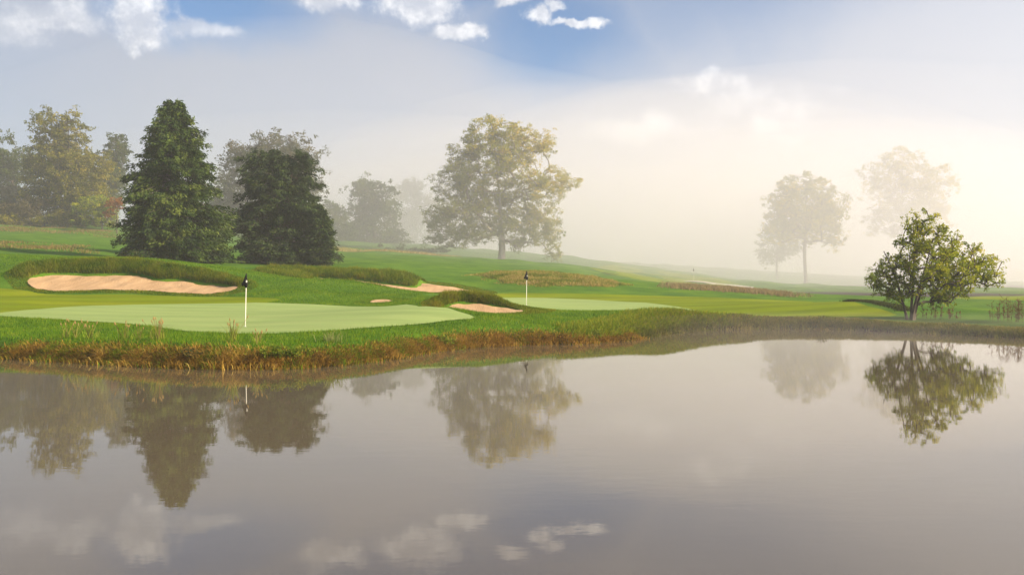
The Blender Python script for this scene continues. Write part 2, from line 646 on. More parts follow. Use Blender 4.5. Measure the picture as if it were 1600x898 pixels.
CTRL += [P(*c) for c in [
    (0, 470, 52), (0, 452, 60), (10, 428, 66), (150, 402, 74), (270, 410, 92), (440, 411, 105), (0, 400, 80), (0, 380, 110), (100, 352, 173), (0, 352, 173), (-250, 345, 175), (400, 393, 130), (520, 391, 150),
    (700, 403, 170), (600, 414, 105), (786, 413, 180), (450, 461, 57), (400, 446, 62), (480, 452, 60), (530, 456, 60), (600, 449, 63.5), (560, 440, 66.5), (640, 456, 62), (700, 458.5, 72), (760, 467, 66), (680, 462, 60), (640, 474, 50), (690, 480, 44),
    (850, 428, 92), (740, 430, 90), (700, 436, 95), (980, 444, 90), (1045, 451, 85), (850, 452, 79), (1000, 456, 80), (900, 415, 150), (900, 404, 220), (1100, 432, 200), (1100, 450, 140), (1258, 447.5, 235), (1258, 452, 150),
    (1410, 446, 250), (1600, 451, 150), (1600, 441, 400), (1000, 411, 350), (800, 402, 350), (500, 375, 350), (0, 350, 300), (-600, 350, 300),
]]
CTRL += [(0, -3, 1.2), (-40, -6, 1.2), (40, -6, 1.2), (0, -60, 2), (-90, 20, 1.5), (70, 20, 1), (-300, 60, 8), (-320, 250, 24), (300, 40, 2), (300, 250, 3), (300, 650, 6), (-300, 650, 26), (0, 650, 14), (-300, -60, 6), (300, -60, 3), (-700, 250, 26), (-700, 650, 28), (700, 250, 4), (700, 650, 6), (-700, -60, 10), (700, -60, 4)]
for r in rims:
    CTRL += [tuple(p) for p in r[::2]]
base_tps = TPS(CTRL, 0.08)

# mown areas: outlines lie on the land, so the depth belongs to the point
GREENS = [
    [(-20, 490, 43.6), (0, 494, 42.4), (100, 500, 40.4), (200, 505.8, 38.6), (300, 516, 35.0), (383, 521, 33.0), (460, 519.5, 33.3), (540, 514, 34.8), (620, 509, 36.4), (700, 503.5, 38.2),
     (742, 499, 39.3), (700, 491, 43), (650, 485, 47), (600, 480, 50), (520, 476.5, 52), (430, 475, 53), (330, 474.5, 53), (240, 474.5, 52.5), (150, 478, 50.5), (70, 482.5, 47.5)],
    [(800, 488, 50), (880, 489, 49.5), (980, 488.5, 49.6), (1080, 489, 49.2), (1162, 490.5, 49.0), (1120, 485, 55), (1060, 478, 63), (980, 472, 70), (880, 466.5, 73.5), (800, 465, 74), (760, 467, 68), (765, 475, 58)],
]
FAIR = [
    [(-300, 500, 42), (-20, 495, 42.2), (100, 500.5, 40.2), (230, 508, 38), (290, 490, 43), (420, 475, 53.4), (440, 471, 55), (400, 464, 56.5), (345, 461.5, 58.2), (300, 461.3, 58.0), (200, 457, 58.6), (100, 458, 58.4),
     (60, 456, 59), (0, 450, 60.5), (-300, 440, 62)],
    [(660, 459.8, 69.5), (745, 459, 73.8), (790, 456.5, 77), (860, 458, 77), (950, 462, 77), (1050, 467, 77), (1150, 470, 76), (1260, 472, 75.5), (1320, 472, 66), (1345, 480, 60), (1390, 489, 55), (1395, 494, 52.5),
     (1300, 497.5, 51.6), (1220, 496, 52), (1165, 492, 50.3), (1000, 485, 55), (770, 470, 60), (700, 461, 66)],
    [(920, 432, 150), (1000, 436, 130), (1060, 441, 128), (1160, 442, 150), (1120, 434, 190), (1000, 424, 215), (940, 424, 200)],
    [(1480, 463, 90), (1620, 464, 84), (1700, 460, 100), (1620, 457, 120), (1500, 459, 110)],
]
greens = [outline(g) for g in GREENS]
fairs = [outline(g) for g in FAIR]
PATH = outline([(1040, 447.5, 152), (1100, 448.3, 152), (1172, 448.6, 154), (1168, 447.6, 156.5), (1100, 447.2, 155), (1044, 446.6, 154.5)])


def land(x, y):
    """height of the land with bank and bunkers, before the mown sheets are bedded in"""
    x = np.asarray(x, float)
    y = np.asarray(y, float)
    z = base_tps(x, y)
    near = sstep(y, 140, 60)
    z = z + (0.035 * wobble(x, y, 3, 12)) * near + (0.35 * wobble(x, y, 7, 30)) * sstep(y, 95, 170)
    for rim, sand, st in zip(rims, sands, sand_tps):
        x0, y0 = rim[:, :2].min(0) - 1
        x1, y1 = rim[:, :2].max(0) + 1
        k = (x > x0) & (x < x1) & (y > y0) & (y < y1)
        if not k.any():
            continue
        xs, ys = x[k], y[k]
        dr, ir = seg_dist(xs, ys, rim)
        ds, isd = seg_dist(xs, ys, sand)
        ds = np.where(isd, 0, ds)
        zs = st(xs, ys)
        f = ds / (ds + dr + 1e-6)
        f = f ** 0.34
        zz = z[k]
        low = zs - 0.18 * np.where(isd, sstep(seg_dist(xs, ys, sand)[0], 0, 0.3), 0)
        zz = np.where(ir, low + (zz - low) * f, zz)
        z[k] = zz
    s = -signed(x, y, POND)
    up = np.clip(s / 1.1, 0, 1) ** 0.6
    z = np.where(s > 0, np.maximum(z, 0.25) * up, np.maximum(0.5 * s, -1.2))
    return z


def land1(x, y):
    return float(land(np.array([x]), np.array([y]))[0])


# ================================================================== ground
def axis(lo, hi, flo, fhi, step, grow=1.12):
    a = list(np.arange(flo, fhi + step * 0.5, step))
    s = step
    while a[-1] < hi:
        s = min(s * grow, 25)
        a.append(a[-1] + s)
    s = step
    b = [a[0]]
    while b[-1] > lo:
        s = min(s * grow, 25)
        b.append(b[-1] - s)
    return np.array(sorted(set(b[1:] + a)))


gx = axis(-700, 700, -40, 40, 0.33, 1.045)
gy = axis(-80, 760, 26, 90, 0.30, 1.035)
GX, GY = np.meshgrid(gx, gy)
GZ = land(GX.ravel(), GY.ravel()).reshape(GX.shape)
for sheet in greens + fairs + [PATH]:
    x0, y0 = sheet[:, :2].min(0)
    x1, y1 = sheet[:, :2].max(0)
    k = (GX > x0) & (GX < x1) & (GY > y0) & (GY < y1)
    if k.any():
        s = signed(GX[k], GY[k], sheet)
        GZ[k] -= 0.07 * sstep(s, -0.05, 0.4)
nv = GX.size
idx = np.arange(nv).reshape(GX.shape)
faces = np.stack([idx[:-1, :-1], idx[:-1, 1:], idx[1:, 1:], idx[1:, :-1]], -1).reshape(-1, 4)
ground = mesh_arrays('ground', np.stack([GX, GY, GZ], -1).reshape(-1, 3), faces, M['rough'], smooth=True)
tag(ground, 'rolling rough grass of the golf course around the pond', 'ground', kind='structure')

# pond water
wp = POND
wc = resample(wp, True, 1)
water = mesh_py('pond_water', [(-75 - 4, -2, 0), (60, -2, 0), (60, 54, 0), (-79, 54, 0)], [(0, 1, 2, 3)], M['water'])
tag(water, 'still brownish pond mirroring the trees and the sky', 'pond', kind='structure')


def sheet(name, out_xy, mat, step, height, lift, label, cat, parent=None):
    pts = [Vector((p[0], p[1])) for p in out_xy]
    n = len(pts)
    edges = [(i, (i + 1) % n) for i in range(n)]
    x0, y0 = out_xy[:, :2].min(0)
    x1, y1 = out_xy[:, :2].max(0)
    xs, ys = np.meshgrid(np.arange(x0, x1, step[0]), np.arange(y0, y1, step[1]))
    xs = xs.ravel() + rng.uniform(-.1, .1, xs.size) * step[0]
    ys = ys.ravel() + rng.uniform(-.1, .1, ys.size) * step[1]
    s = signed(xs, ys, out_xy)
    k = s > 0.35 * min(step)
    pts += [Vector((a, b)) for a, b in zip(xs[k], ys[k])]
    v, e, f, *_ = delaunay_2d_cdt(pts, edges, [], 1, 1e-5)
    vx = np.array([[p.x, p.y] for p in v])
    vz = height(vx[:, 0], vx[:, 1]) + lift
    o = mesh_py(name, np.column_stack([vx, vz]), f, mat, parent, smooth=True)
    tag(o, label, cat, kind='structure')
    return o


gl = ['pale putting green with the flagstick nearest the water on it', 'pale putting green beyond the small round bunker, farther flagstick on it']
for g, lb in zip(greens, gl):
    sheet('putting_green', g, M['green'], (0.7, 0.7), land, 0.012, lb, 'putting green')
fl = ['yellow-green mown collar between the long bunker and the near putting green', 'yellow-green mown fairway around and beyond the farther putting green',
      'misty distant fairway strip below the far flag', 'sunlit distant fairway strip behind the lone small tree']
for k, (g, lb) in enumerate(zip(fairs, fl)):
    sheet('fairway', g, M['fairway'], (0.8, 0.8) if k < 2 else (5, 5), land, -0.012, lb, 'fairway')
sl = ['long wide sand bunker under a shaggy grass lip', 'sand bunker half hidden behind the green mound', 'small round sand bunker beside the near putting green', 'sliver of sand between two grass mounds']
for k in range(4):
    st = sand_tps[k]
    sheet('bunker_sand', sands[k], M['sand'], (0.5, 0.4), lambda x, y, st=st: st(x, y) + 0.07 * wobble(x, y, 1, 3), 0.015, sl[k], 'bunker')
sheet('sand_path', PATH, M['pale_sand'], (3, 2), land, 0.03, 'thin pale sandy strip far off in the mist', 'path')


# ================================================================== grass blades
def pick(stops, t):
    """colours (n,3) from a list of colours at t in 0..1"""
    a = np.asarray(stops, float)
    u = np.clip(t, 0, 0.999) * (len(a) - 1)
    i = u.astype(int)
    f = (u - i)[:, None]
    return a[i] * (1 - f) + a[i + 1] * f


def scatter(poly, n, test=None):
    x0, y0 = poly[:, :2].min(0)
    x1, y1 = poly[:, :2].max(0)
    x = rng.uniform(x0, x1, n)
    y = rng.uniform(y0, y1, n)
    k = seg_dist(x, y, poly)[1]
    if test is not None:
        k &= test(x, y)
    return x[k], y[k]


def blades(name, x, y, z, length, width, bend, cols, lean=None, lean_amt=0.0, parent=None, label=None, cat=None, kind='stuff', segs=2):
    """grass blades as tapered bent ribbons, one mesh"""
    n = len(x)
    az = rng.uniform(0, 2 * math.pi, n)
    dx, dy = np.cos(az) * bend, np.sin(az) * bend
    if lean is not None:
        dx = dx + lean[0] * lean_amt
        dy = dy + lean[1] * lean_amt
    hl = np.sqrt(dx * dx + dy * dy) + 1e-6
    fa = rng.uniform(0, 2 * math.pi, n)
    wx, wy = np.cos(fa) * width * .5, np.sin(fa) * width * .5
    hz = np.sqrt(np.clip(1 - (hl * .5) ** 2, .15, 1))
    m1 = np.stack([x + dx * length * .35, y + dy * length * .35, z + length * .6 * hz], 1)
    tip = np.stack([x + dx * length, y + dy * length, z + length * (hz - .55 * np.clip(hl - .4, 0, 2))], 1)
    wv = np.stack([wx, wy, np.zeros(n)], 1)
    b0 = np.stack([x, y, z - 0.02], 1)
    if segs == 1:
        V = np.stack([b0 - wv, b0 + wv, tip], 1).reshape(-1, 3)
        F = (np.arange(n)[:, None] * 3 + np.array([[0, 1, 2]])).reshape(-1, 3)
        C = np.repeat(cols, 3, 0)
    else:
        V = np.stack([b0 - wv, b0 + wv, m1 - wv * .8, m1 + wv * .8, tip], 1).reshape(-1, 3)
        F = (np.arange(n)[:, None, None] * 5 + np.array([[[0, 1, 3], [0, 3, 2], [2, 3, 4]]])).reshape(-1, 3)
        C = np.repeat(cols, 5, 0)
    o = mesh_arrays(name, V, F, M['blade'], parent, C)
    if label:
        tag(o, label, cat, kind=kind)
    return o


GRASS = [(.018, .058, .004), (.045, .120, .006), (.095, .200, .008), (.155, .255, .012), (.24, .27, .03)]
BROWN = [(.050, .045, .012), (.16, .110, .020), (.33, .205, .036), (.45, .30, .055), (.48, .37, .10)]
GOLD = [(.075, .14, .012), (.14, .19, .02), (.26, .24, .05), (.38, .31, .10), (.44, .34, .14)]
LIP = [(.025, .060, .004), (.065, .125, .006), (.14, .185, .010), (.24, .22, .025)]


def clear(x, y, greens_=True):
    """off the mown sheets and the sand"""
    k = np.ones(len(x), bool)
    for s in greens + fairs:
        k &= signed(x, y, s) < -0.02
    for s in sands:
        k &= signed(x, y, s) < 0.0
    return k


# turf of the rough, near to the water (short) and on the mounds
near_rough = np.array([W(-60, 32, 0), W(200, 29.5, 0), W(400, 27.5, 0), W(640, 31, 0), W(900, 37, 0), W(1100, 46, 0), W(1110, 52, 0), W(860, 52, 0), W(760, 56, 0), W(640, 60, 0), W(480, 60, 0), W(400, 60, 0),
                       W(330, 58, 0), W(300, 45, 0), W(-60, 45, 0)])[:, :2]
x, y = scatter(near_rough, 420000, clear)
s = -signed(x, y, POND)
k = (s > 0.35) & (rng.uniform(0, 1, len(x)) < np.clip((42.0 / y) ** 1.5, 0, 1))
x, y = x[k], y[k]
t = np.clip(rng.normal(.50, .2, len(x)) + .17 * wobble(x, y, 1, 6), 0, 1)
blades('rough_grass', x, y, land(x, y), rng.uniform(.05, .14, len(x)), rng.uniform(.012, .028, len(x)), rng.uniform(.1, .7, len(x)), pick(GRASS, t), segs=1,
       label='short vivid green rough grass between the near green and the water', cat='grass')

far_rough = np.array([W(380, 58, 0), W(640, 58, 0), W(700, 66, 0), W(700, 72, 0), W(620, 69, 0), W(480, 72, 0), W(400, 80, 0), W(200, 84, 0), W(-60, 84, 0), W(-60, 62, 0), W(30, 63, 0), W(60, 69, 0), W(250, 69, 0), W(390, 64, 0)])[:, :2]
x, y = scatter(far_rough, 160000, clear)
t = np.clip(rng.normal(.45, .2, len(x)) + .12 * wobble(x, y, 1, 6), 0, 1)
blades('rough_grass', x, y, land(x, y), rng.uniform(.06, .14, len(x)), rng.uniform(.02, .04, len(x)), rng.uniform(.1, .7, len(x)), pick(GRASS, t), segs=1,
       label='green rough grass on the mound between the bunkers', cat='grass')

# shaggy lips of the bunkers
for r, sd_, n, ln, lb in ((rims[0], sands[0], 150000, .40, 'shaggy yellow-green grass on the lip of the long bunker'),
                          (rims[1], sands[1], 120000, .46, 'shaggy dull green grass on the lip of the half hidden bunker'),
                          (rims[2], sands[2], 80000, .38, 'bright grass on the lip of the small round bunker'),
                          (rims[3], sands[3], 9000, .16, 'grass fringe round the sliver of sand')):
    c = r[:, :2].mean(0)
    big = c + (r[:, :2] - c) * 1.0
    x0, y0 = big.min(0) - 1.2
    x1, y1 = big.max(0) + 1.2
    x = rng.uniform(x0, x1, n)
    y = rng.uniform(y0, y1, n)
    sr = signed(x, y, r)
    ss = signed(x, y, sd_)
    back = y > np.interp(x, *zip(*sorted((p[0], p[1]) for p in sd_[:len(sd_) // 2]))) + .5 if False else np.ones(len(x), bool)
    k = (ss < -0.05) & (sr > -0.75) & back
    for g in greens + fairs:
        k &= signed(x, y, g) < -0.05
    x, y, sr = x[k], y[k], sr[k]
    st_ = sand_tps[[i for i in range(4) if rims[i] is r][0]]
    zl = land(x, y)
    face = sstep(zl - st_(x, y), .03, .22)
    edge = sstep(sr + .7 * rng.uniform(0, 1, len(x)), .0, .6)
    k = rng.uniform(0, 1, len(x)) < np.maximum(edge * face * 1.8, .55)
    x, y, sr, zl, face, edge = (q[k] for q in (x, y, sr, zl, face, edge))
    l = ln * rng.uniform(.45, 1.15, len(x)) * (.22 + .78 * face * edge) * (1 + .25 * wobble(x, y, 1, 3))
    t = np.clip(rng.normal(.66 if r is rims[2] else .52, .2, len(x)) + .22 * wobble(x, y, 1, 5), 0, 1)
    blades('lip_grass', x, y, zl, np.clip(l, .04, 1), rng.uniform(.02, .04, len(x)), rng.uniform(.2, .8, len(x)), pick(LIP, t), (0, -1), rng.uniform(.2, .7, len(x)), label=lb, cat='grass')


# brown fringe along the bank
def along(px0, px1, n, s0, s1):
    pts = []
    arr = [(p, q) for p, q in zip(SH, shore) if px0 <= p[0] <= px1]
    poly = resample([q for _, q in arr], False, 6)
    seg = np.linalg.norm(np.diff(poly, axis=0), axis=1)
    cum = np.concatenate([[0], np.cumsum(seg)])
    u = rng.uniform(0, cum[-1], n)
    xx = np.interp(u, cum, poly[:, 0])
    yy = np.interp(u, cum, poly[:, 1])
    e = 0.05
    tx = np.interp(u + e, cum, poly[:, 0]) - np.interp(u - e, cum, poly[:, 0])
    ty = np.interp(u + e, cum, poly[:, 1]) - np.interp(u - e, cum, poly[:, 1])
    ln = np.hypot(tx, ty) + 1e-9
    nx, ny = -ty / ln, tx / ln          # inland normal
    s = rng.uniform(s0, s1, n)
    return xx + nx * s, yy + ny * s, nx, ny, u, s


SH_EXT = SH
FARB = [(.055, .075, .012), (.105, .130, .020), (.19, .18, .045), (.28, .23, .085)]
for px0, px1, n, stops, ln, wid, lb in ((0, 450, 46000, BROWN, .30, .54, 'brown drooping grass overhanging the shaded left bank'),
                                        (430, 1000, 54000, BROWN, .24, .48, 'rusty brown grass along the sunlit bank of the near green'),
                                        (990, 1900, 52000, FARB, .26, 1.1, 'dark low grass fringing the far right bank')):
    # tussocks: most blades spring from clumps of their own height, colour and place
    nt_ = n // 110
    cx_, cy_, cnx, cny, cu, cs = along(px0, px1, nt_, 0, 1.0)
    ct, ch, crad, cset = rng.normal(0, .2, nt_), rng.uniform(.5, 1.15, nt_), rng.uniform(.10, .30, nt_), rng.beta(1.2, 1.4, nt_)
    x, y, nx, ny, u, s = along(px0, px1, n, 0, 1.0)
    own = rng.uniform(0, 1, n) < .68
    ci = rng.integers(0, nt_, n)
    lump = wobble(u, u * 0 + px0, 1, 6)
    lump2 = wobble(u * 2.3 + 40, u * 0 + 9, 1, 4)
    s2 = (rng.beta(1.1, 1.5, n) * 1.25) * wid * (1 + .35 * lump) - .04
    x, y = x + nx * (s2 - s), y + ny * (s2 - s)
    s3 = cset[ci] * 1.15 * wid
    off = rng.normal(0, 1, (n, 2)) * crad[ci][:, None]
    x = np.where(own, cx_[ci] + cnx[ci] * (s3 - cs[ci]) + off[:, 0], x)
    y = np.where(own, cy_[ci] + cny[ci] * (s3 - cs[ci]) + off[:, 1], y)
    nx, ny, u, s2 = np.where(own, cnx[ci], nx), np.where(own, cny[ci], ny), np.where(own, cu[ci], u), np.where(own, s3, s2)
    lump = np.where(own, 0, lump)
    lump2 = wobble(u * 2.3 + 40, u * 0 + 9, 1, 4)
    t = np.clip(.40 + .14 * lump2 + np.where(own, ct[ci], 0) + rng.normal(0, .15, n) + .1 * s2, 0, 1)
    c = pick(stops, t)
    gk = rng.uniform(0, 1, n) < np.clip(.20 + .5 * wobble(u * 1.3, u * 0 + 77, 1, 4) + .45 * (s2 / wid - .5), 0, .9)
    if stops is BROWN:
        c = np.where(gk[:, None], pick([(.06, .13, .008), (.14, .23, .012), (.26, .30, .02)], rng.uniform(0, 1, n)), c)
    l = ln * rng.uniform(.45, 1.15, n) * np.where(own, ch[ci], 1) * (1 + (.45 * lump + .2 * lump2) * (1 if stops is BROWN else .35)) * (1 - .45 * np.clip(s2 / wid, 0, 1))
    blades('bank_grass', x, y, np.maximum(land(x, y), 0), np.clip(l, .06, 1), rng.uniform(.014, .032, n), rng.uniform(.2, .8, n), c, (-nx, -ny), rng.uniform(.35, 1.15, n), label=lb, cat='grass')

# yellow green weeds on the sunlit bank
x, y, nx, ny, u, s = along(850, 1200, 34000, .1, 2.6)
kk = (rng.uniform(0, 1, len(x)) < sstep(u, 0, 4.5) * (1 - sstep(u, 11, 18)) * (1 - .8 * sstep(s, .6, 2.4)))
x, y, nx, ny, u, s = (q[kk] for q in (x, y, nx, ny, u, s))
t = np.clip(rng.normal(.5, .25, len(x)), 0, 1)
blades('bank_grass', x, y, land(x, y), rng.uniform(.10, .30, len(x)), rng.uniform(.018, .036, len(x)), rng.uniform(.2, .8, len(x)), pick([(.06, .13, .01), (.12, .20, .012), (.22, .26, .02), (.30, .26, .03)], t),
       (-nx, -ny), .3, label='tall yellow-green grass glowing in the sun on the bank point', cat='grass')

# golden native grass mound beyond the farther green
mound = np.array([W(715, 93, 0), W(760, 84, 0), W(850, 80, 0), W(960, 82, 0), W(1000, 86, 0), W(960, 95, 0), W(850, 99, 0), W(760, 99, 0)])[:, :2]
x, y = scatter(mound, 90000)
e = signed(x, y, mound)
k = rng.uniform(0, 1, len(x)) < sstep(e + .9 * wobble(x, y, 1, 6), 0, 3.0)
x, y, e = x[k], y[k], e[k]
t = np.clip(rng.normal(.45, .22, len(x)) + .3 * wobble(x, y * 1.5, 2, 8), 0, 1)
blades('native_grass', x, y, land(x, y), rng.uniform(.12, .42, len(x)) * (.4 + .6 * sstep(e, 0, 3)) * (1 + .5 * wobble(x, y, 1, 5)), rng.uniform(.03, .06, len(x)), rng.uniform(.3, .9, len(x)), pick(GOLD, t), (-.6, -.4), .3, label='golden unmown grass on the mound behind the farther green', cat='grass')
mound2 = np.array([W(1010, 84, 0), W(1100, 84, 0), W(1250, 80, 0), W(1290, 84, 0), W(1200, 105, 0), W(1040, 110, 0)])[:, :2]
x, y = scatter(mound2, 40000)
k = rng.uniform(0, 1, len(x)) < sstep(signed(x, y, mound2) + 2.0 * wobble(x, y, 2, 8), 0, 9.0)
x, y = x[k], y[k]
t = np.clip(rng.normal(.6, .2, len(x)), 0, 1)
blades('native_grass', x, y, land(x, y), rng.uniform(.2, .5, len(x)), rng.uniform(.04, .07, len(x)), rng.uniform(.3, .9, len(x)), pick([(.10, .12, .03), (.2, .17, .08), (.30, .22, .13)], t), label='pinkish tan unmown grass beyond the right fairway', cat='grass')
strip = np.array([W(515, 152, 0), W(600, 155, 0), W(720, 165, 0), W(725, 172, 0), W(600, 162, 0), W(515, 159, 0)])[:, :2]
x, y = scatter(strip, 9000)
t = np.clip(rng.normal(.7, .2, len(x)), 0, 1)
blades('native_grass', x, y, land(x, y), rng.uniform(.3, .6, len(x)), rng.uniform(.06, .1, len(x)), rng.uniform(.3, .9, len(x)), pick(GOLD, t), label='straw coloured grass strip below the dim misty trees', cat='grass')
hill = np.array([W(-150, 96, 0), W(170, 100, 0), W(150, 118, 0), W(-150, 112, 0)])[:, :2]
hill2 = np.array([W(-150, 140, 0), W(200, 140, 0), W(200, 160, 0), W(-150, 160, 0)])[:, :2]
for hp in (hill, hill2):
    x, y = scatter(hp, 26000, lambda x, y: (wobble(x, y * 2, 4, 20) + rng.normal(0, .3, len(x)) > .1) & (rng.uniform(0, 1, len(x)) < sstep(signed(x, y, hp), 0, 5)))
    t = np.clip(rng.normal(.6, .22, len(x)), 0, 1)
    blades('native_grass', x, y, land(x, y), rng.uniform(.15, .4, len(x)), rng.uniform(.05, .09, len(x)), rng.uniform(.3, .9, len(x)), pick([(.09, .12, .02), (.18, .16, .05), (.26, .19, .08)], t),
           label='tan dry grass patch on the hillside behind the long bunker' if hp is hill else 'tan dry grass patch just below the wood on the hill', cat='grass')
ridge = resample([P(1328, 470, 62.5)[:2], P(1345, 471, 62)[:2], P(1370, 475, 60)[:2], P(1395, 480, 57.5)[:2], P(1415, 486, 55)[:2]], False, 6)
u = rng.uniform(0, len(ridge) - 1.001, 7000)
i = u.astype(int)
xy = ridge[i] + (ridge[i + 1] - ridge[i]) * (u - i)[:, None] + rng.normal(0, .22, (7000, 2))
blades('ridge_grass', xy[:, 0], xy[:, 1], land(xy[:, 0], xy[:, 1]), rng.uniform(.06, .2, 7000), rng.uniform(.02, .035, 7000), rng.uniform(.2, .8, 7000), pick([(.02, .035, .008), (.04, .06, .014), (.07, .08, .02)], rng.uniform(0, 1, 7000)),
       label='dark grass ridge left of the lone small tree', cat='grass')


# ================================================================== seed grass tufts and weeds on the bank
def tuft(px, d, h, n, spread, label, stops, heads=True):
    wx, wy = W(px, d, 0)[:2]
    z = land1(wx, wy)
    root = tag(empty('seed_grass_tuft', (wx, wy, z)), label, 'grass tuft', 'grass tufts along the near bank')
    xs = rng.normal(0, spread * .25, n)
    ys = rng.normal(0, spread * .25, n)
    l = h * rng.uniform(.5, 1.05, n)
    blades('foliage', xs, ys, np.zeros(n), l, rng.uniform(.014, .024, n), rng.uniform(.15, .75, n), pick(stops, rng.uniform(0, 1, n)), parent=root)
    if heads:
        V, F = [], []
        for k in range(max(4, n // 5)):
            a = random.uniform(0, 6.28)
            b = random.uniform(.1, .75)
            L_ = h * random.uniform(.75, 1.15)
            hz = math.sqrt(1 - (b * .5) ** 2)
            tx, ty, tz = math.cos(a) * b * L_, math.sin(a) * b * L_, L_ * hz
            i0 = len(V)
            V += [(0.006, 0, 0), (-0.006, 0, 0), (tx - .006, ty, tz), (tx + .006, ty, tz)]
            F.append((i0, i0 + 1, i0 + 2, i0 + 3))
            i0 = len(V)
            r = .022
            V += [(tx, ty, tz - .05), (tx + r, ty, tz), (tx, ty + r, tz), (tx - r, ty, tz), (tx, ty - r, tz), (tx + math.cos(a) * .03, ty + math.sin(a) * .03, tz + .09)]
            for q in range(4):
                F.append((i0, i0 + 1 + q, i0 + 1 + (q + 1) % 4))
                F.append((i0 + 5, i0 + 1 + (q + 1) % 4, i0 + 1 + q))
        mesh_py('seed_plume', V, F, M['plume'], root)
    return root


M['plume'] = plain_mat('seed_plume', (.25, .18, .07), .9, .1)
YG = [(.10, .17, .015), (.17, .24, .02), (.26, .28, .04), (.30, .26, .08)]
for px, d, h, n, sp, lb in ((104, 32.6, .62, 26, .35, 'thin seeding grass tuft leftmost on the shaded bank'), (118, 32.4, .55, 26, .3, 'seeding grass tuft second from the left on the shaded bank'),
                            (141, 32.0, .55, 40, .5, 'wide seeding grass tuft third from the left on the shaded bank'), (193, 31.3, .60, 26, .35, 'seeding grass tuft midway along the shaded bank'),
                            (216, 31.0, .48, 22, .4, 'low seeding grass tuft right of the midway one on the shaded bank'), (247, 30.6, .66, 60, .45, 'bushy yellow-green seeding tuft on the bank left of the near flagstick'),
                            (362, 29.6, .75, 46, .4, 'tall yellow-green tuft at the water edge below the near flagstick'), (402, 29.4, .45, 30, .4, 'small tuft right of the near flagstick at the water edge')):
    tuft(px, d, h, n, sp, lb, YG)
for px, d, h, n, sp, lb in ((520, 30.6, .5, 70, .7, 'pale arching grass clump above the rusty bank'),):
    tuft(px, d, h, n, sp, lb, [(.16, .20, .06), (.24, .26, .09)], False)


def weed(px, py, h, rx, n, label, stops, size=.09):
    d0 = CAM_Z * FPX / (np.interp(px, [p[0] for p in SH], [p[1] for p in SH]) - HORIZON) + .35
    wx, wy = W(px, d0, 0)[:2]
    z = max(land1(wx, wy), 0)
    root = tag(empty('weed_clump', (wx, wy, z)), label, 'weed', 'leafy weeds on the near bank')
    ns = 16
    V, F = [], []
    stem_tip = []
    for k in range(ns):
        a = random.uniform(0, 6.28)
        r = rx * math.sqrt(random.random())
        x0_, y0_ = math.cos(a) * r * .5, math.sin(a) * r * .4
        x1_, y1_, z1_ = math.cos(a) * r, math.sin(a) * r * .7, h * random.uniform(.6, 1.0) * (1 - .35 * r / rx)
        i0 = len(V)
        V += [(x0_ - .008, y0_, -.02), (x0_ + .008, y0_, -.02), (x1_ + .003, y1_, z1_), (x1_ - .003, y1_, z1_)]
        F.append((i0, i0 + 1, i0 + 2, i0 + 3))
        stem_tip.append((x0_, y0_, x1_, y1_, z1_))
    mesh_py('stem', V, F, M['stalk'], root)['kind'] = 'stuff'
    c = []
    for k in range(n):
        a = random.choice(stem_tip)
        t = random.uniform(.15, 1)
        c.append((a[0] + (a[2] - a[0]) * t + random.gauss(0, .06), a[1] + (a[3] - a[1]) * t + random.gauss(0, .06), a[4] * t + random.gauss(0, .03)))
    leaves('foliage', np.array(c), np.full(n, size), pick(stops, rng.uniform(0, 1, n)), root, up=.3)


def leaves(name, c, size, cols, parent, up=.35, aspect=.62, mat='leaf', outward=None):
    """rhombic leaf sprays, bent along the midrib"""
    n = len(c)
    nrm = rng.normal(0, 1, (n, 3))
    nrm[:, 2] += up * 2.2
    if outward is not None:
        nrm += outward
    nrm /= np.linalg.norm(nrm, axis=1)[:, None] + 1e-9
    a = rng.normal(0, 1, (n, 3))
    ax = np.cross(nrm, a)
    ax /= np.linalg.norm(ax, axis=1)[:, None] + 1e-9
    bx = np.cross(nrm, ax)
    s = np.asarray(size)[:, None] * rng.uniform(.65, 1.25, (n, 1))
    fold = nrm * s * .18
    V = np.stack([c - ax * s * .5, c + bx * s * .5 * aspect + fold, c + ax * s * .5, c - bx * s * .5 * aspect + fold], 1).reshape(-1, 3)
    i = np.arange(n)[:, None, None] * 4
    F = (i + np.array([[[0, 1, 2], [0, 2, 3]]])).reshape(-1, 3)
    return mesh_arrays(name, V, F, M[mat], parent, np.repeat(cols, 4, 0))


M['stalk'] = plain_mat('weed_stalk', (.13, .12, .04), .8, .2)
for px, h, rx, n, lb in ((432, .55, .75, 520, 'bright leafy weed clump at the nearest point of the bank'), (465, .42, .55, 320, 'lower leafy weed just right of the bright clump on the bank point'),
                         (300, .38, .5, 200, 'dull leafy weed on the shaded bank left of the near flagstick'), (693, .50, .45, 240, 'yellow-green weed alone in the rusty bank grass'),
                         (932, .40, .4, 200, 'small leafy weed near the sunlit end of the bank')):
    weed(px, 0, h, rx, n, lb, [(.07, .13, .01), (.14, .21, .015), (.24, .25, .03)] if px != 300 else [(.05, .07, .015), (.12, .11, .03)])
weed(1285, 0, .6, .6, 150, 'small weed on the far bank of the pond below the right fairway', [(.05, .07, .015), (.12, .13, .03)])


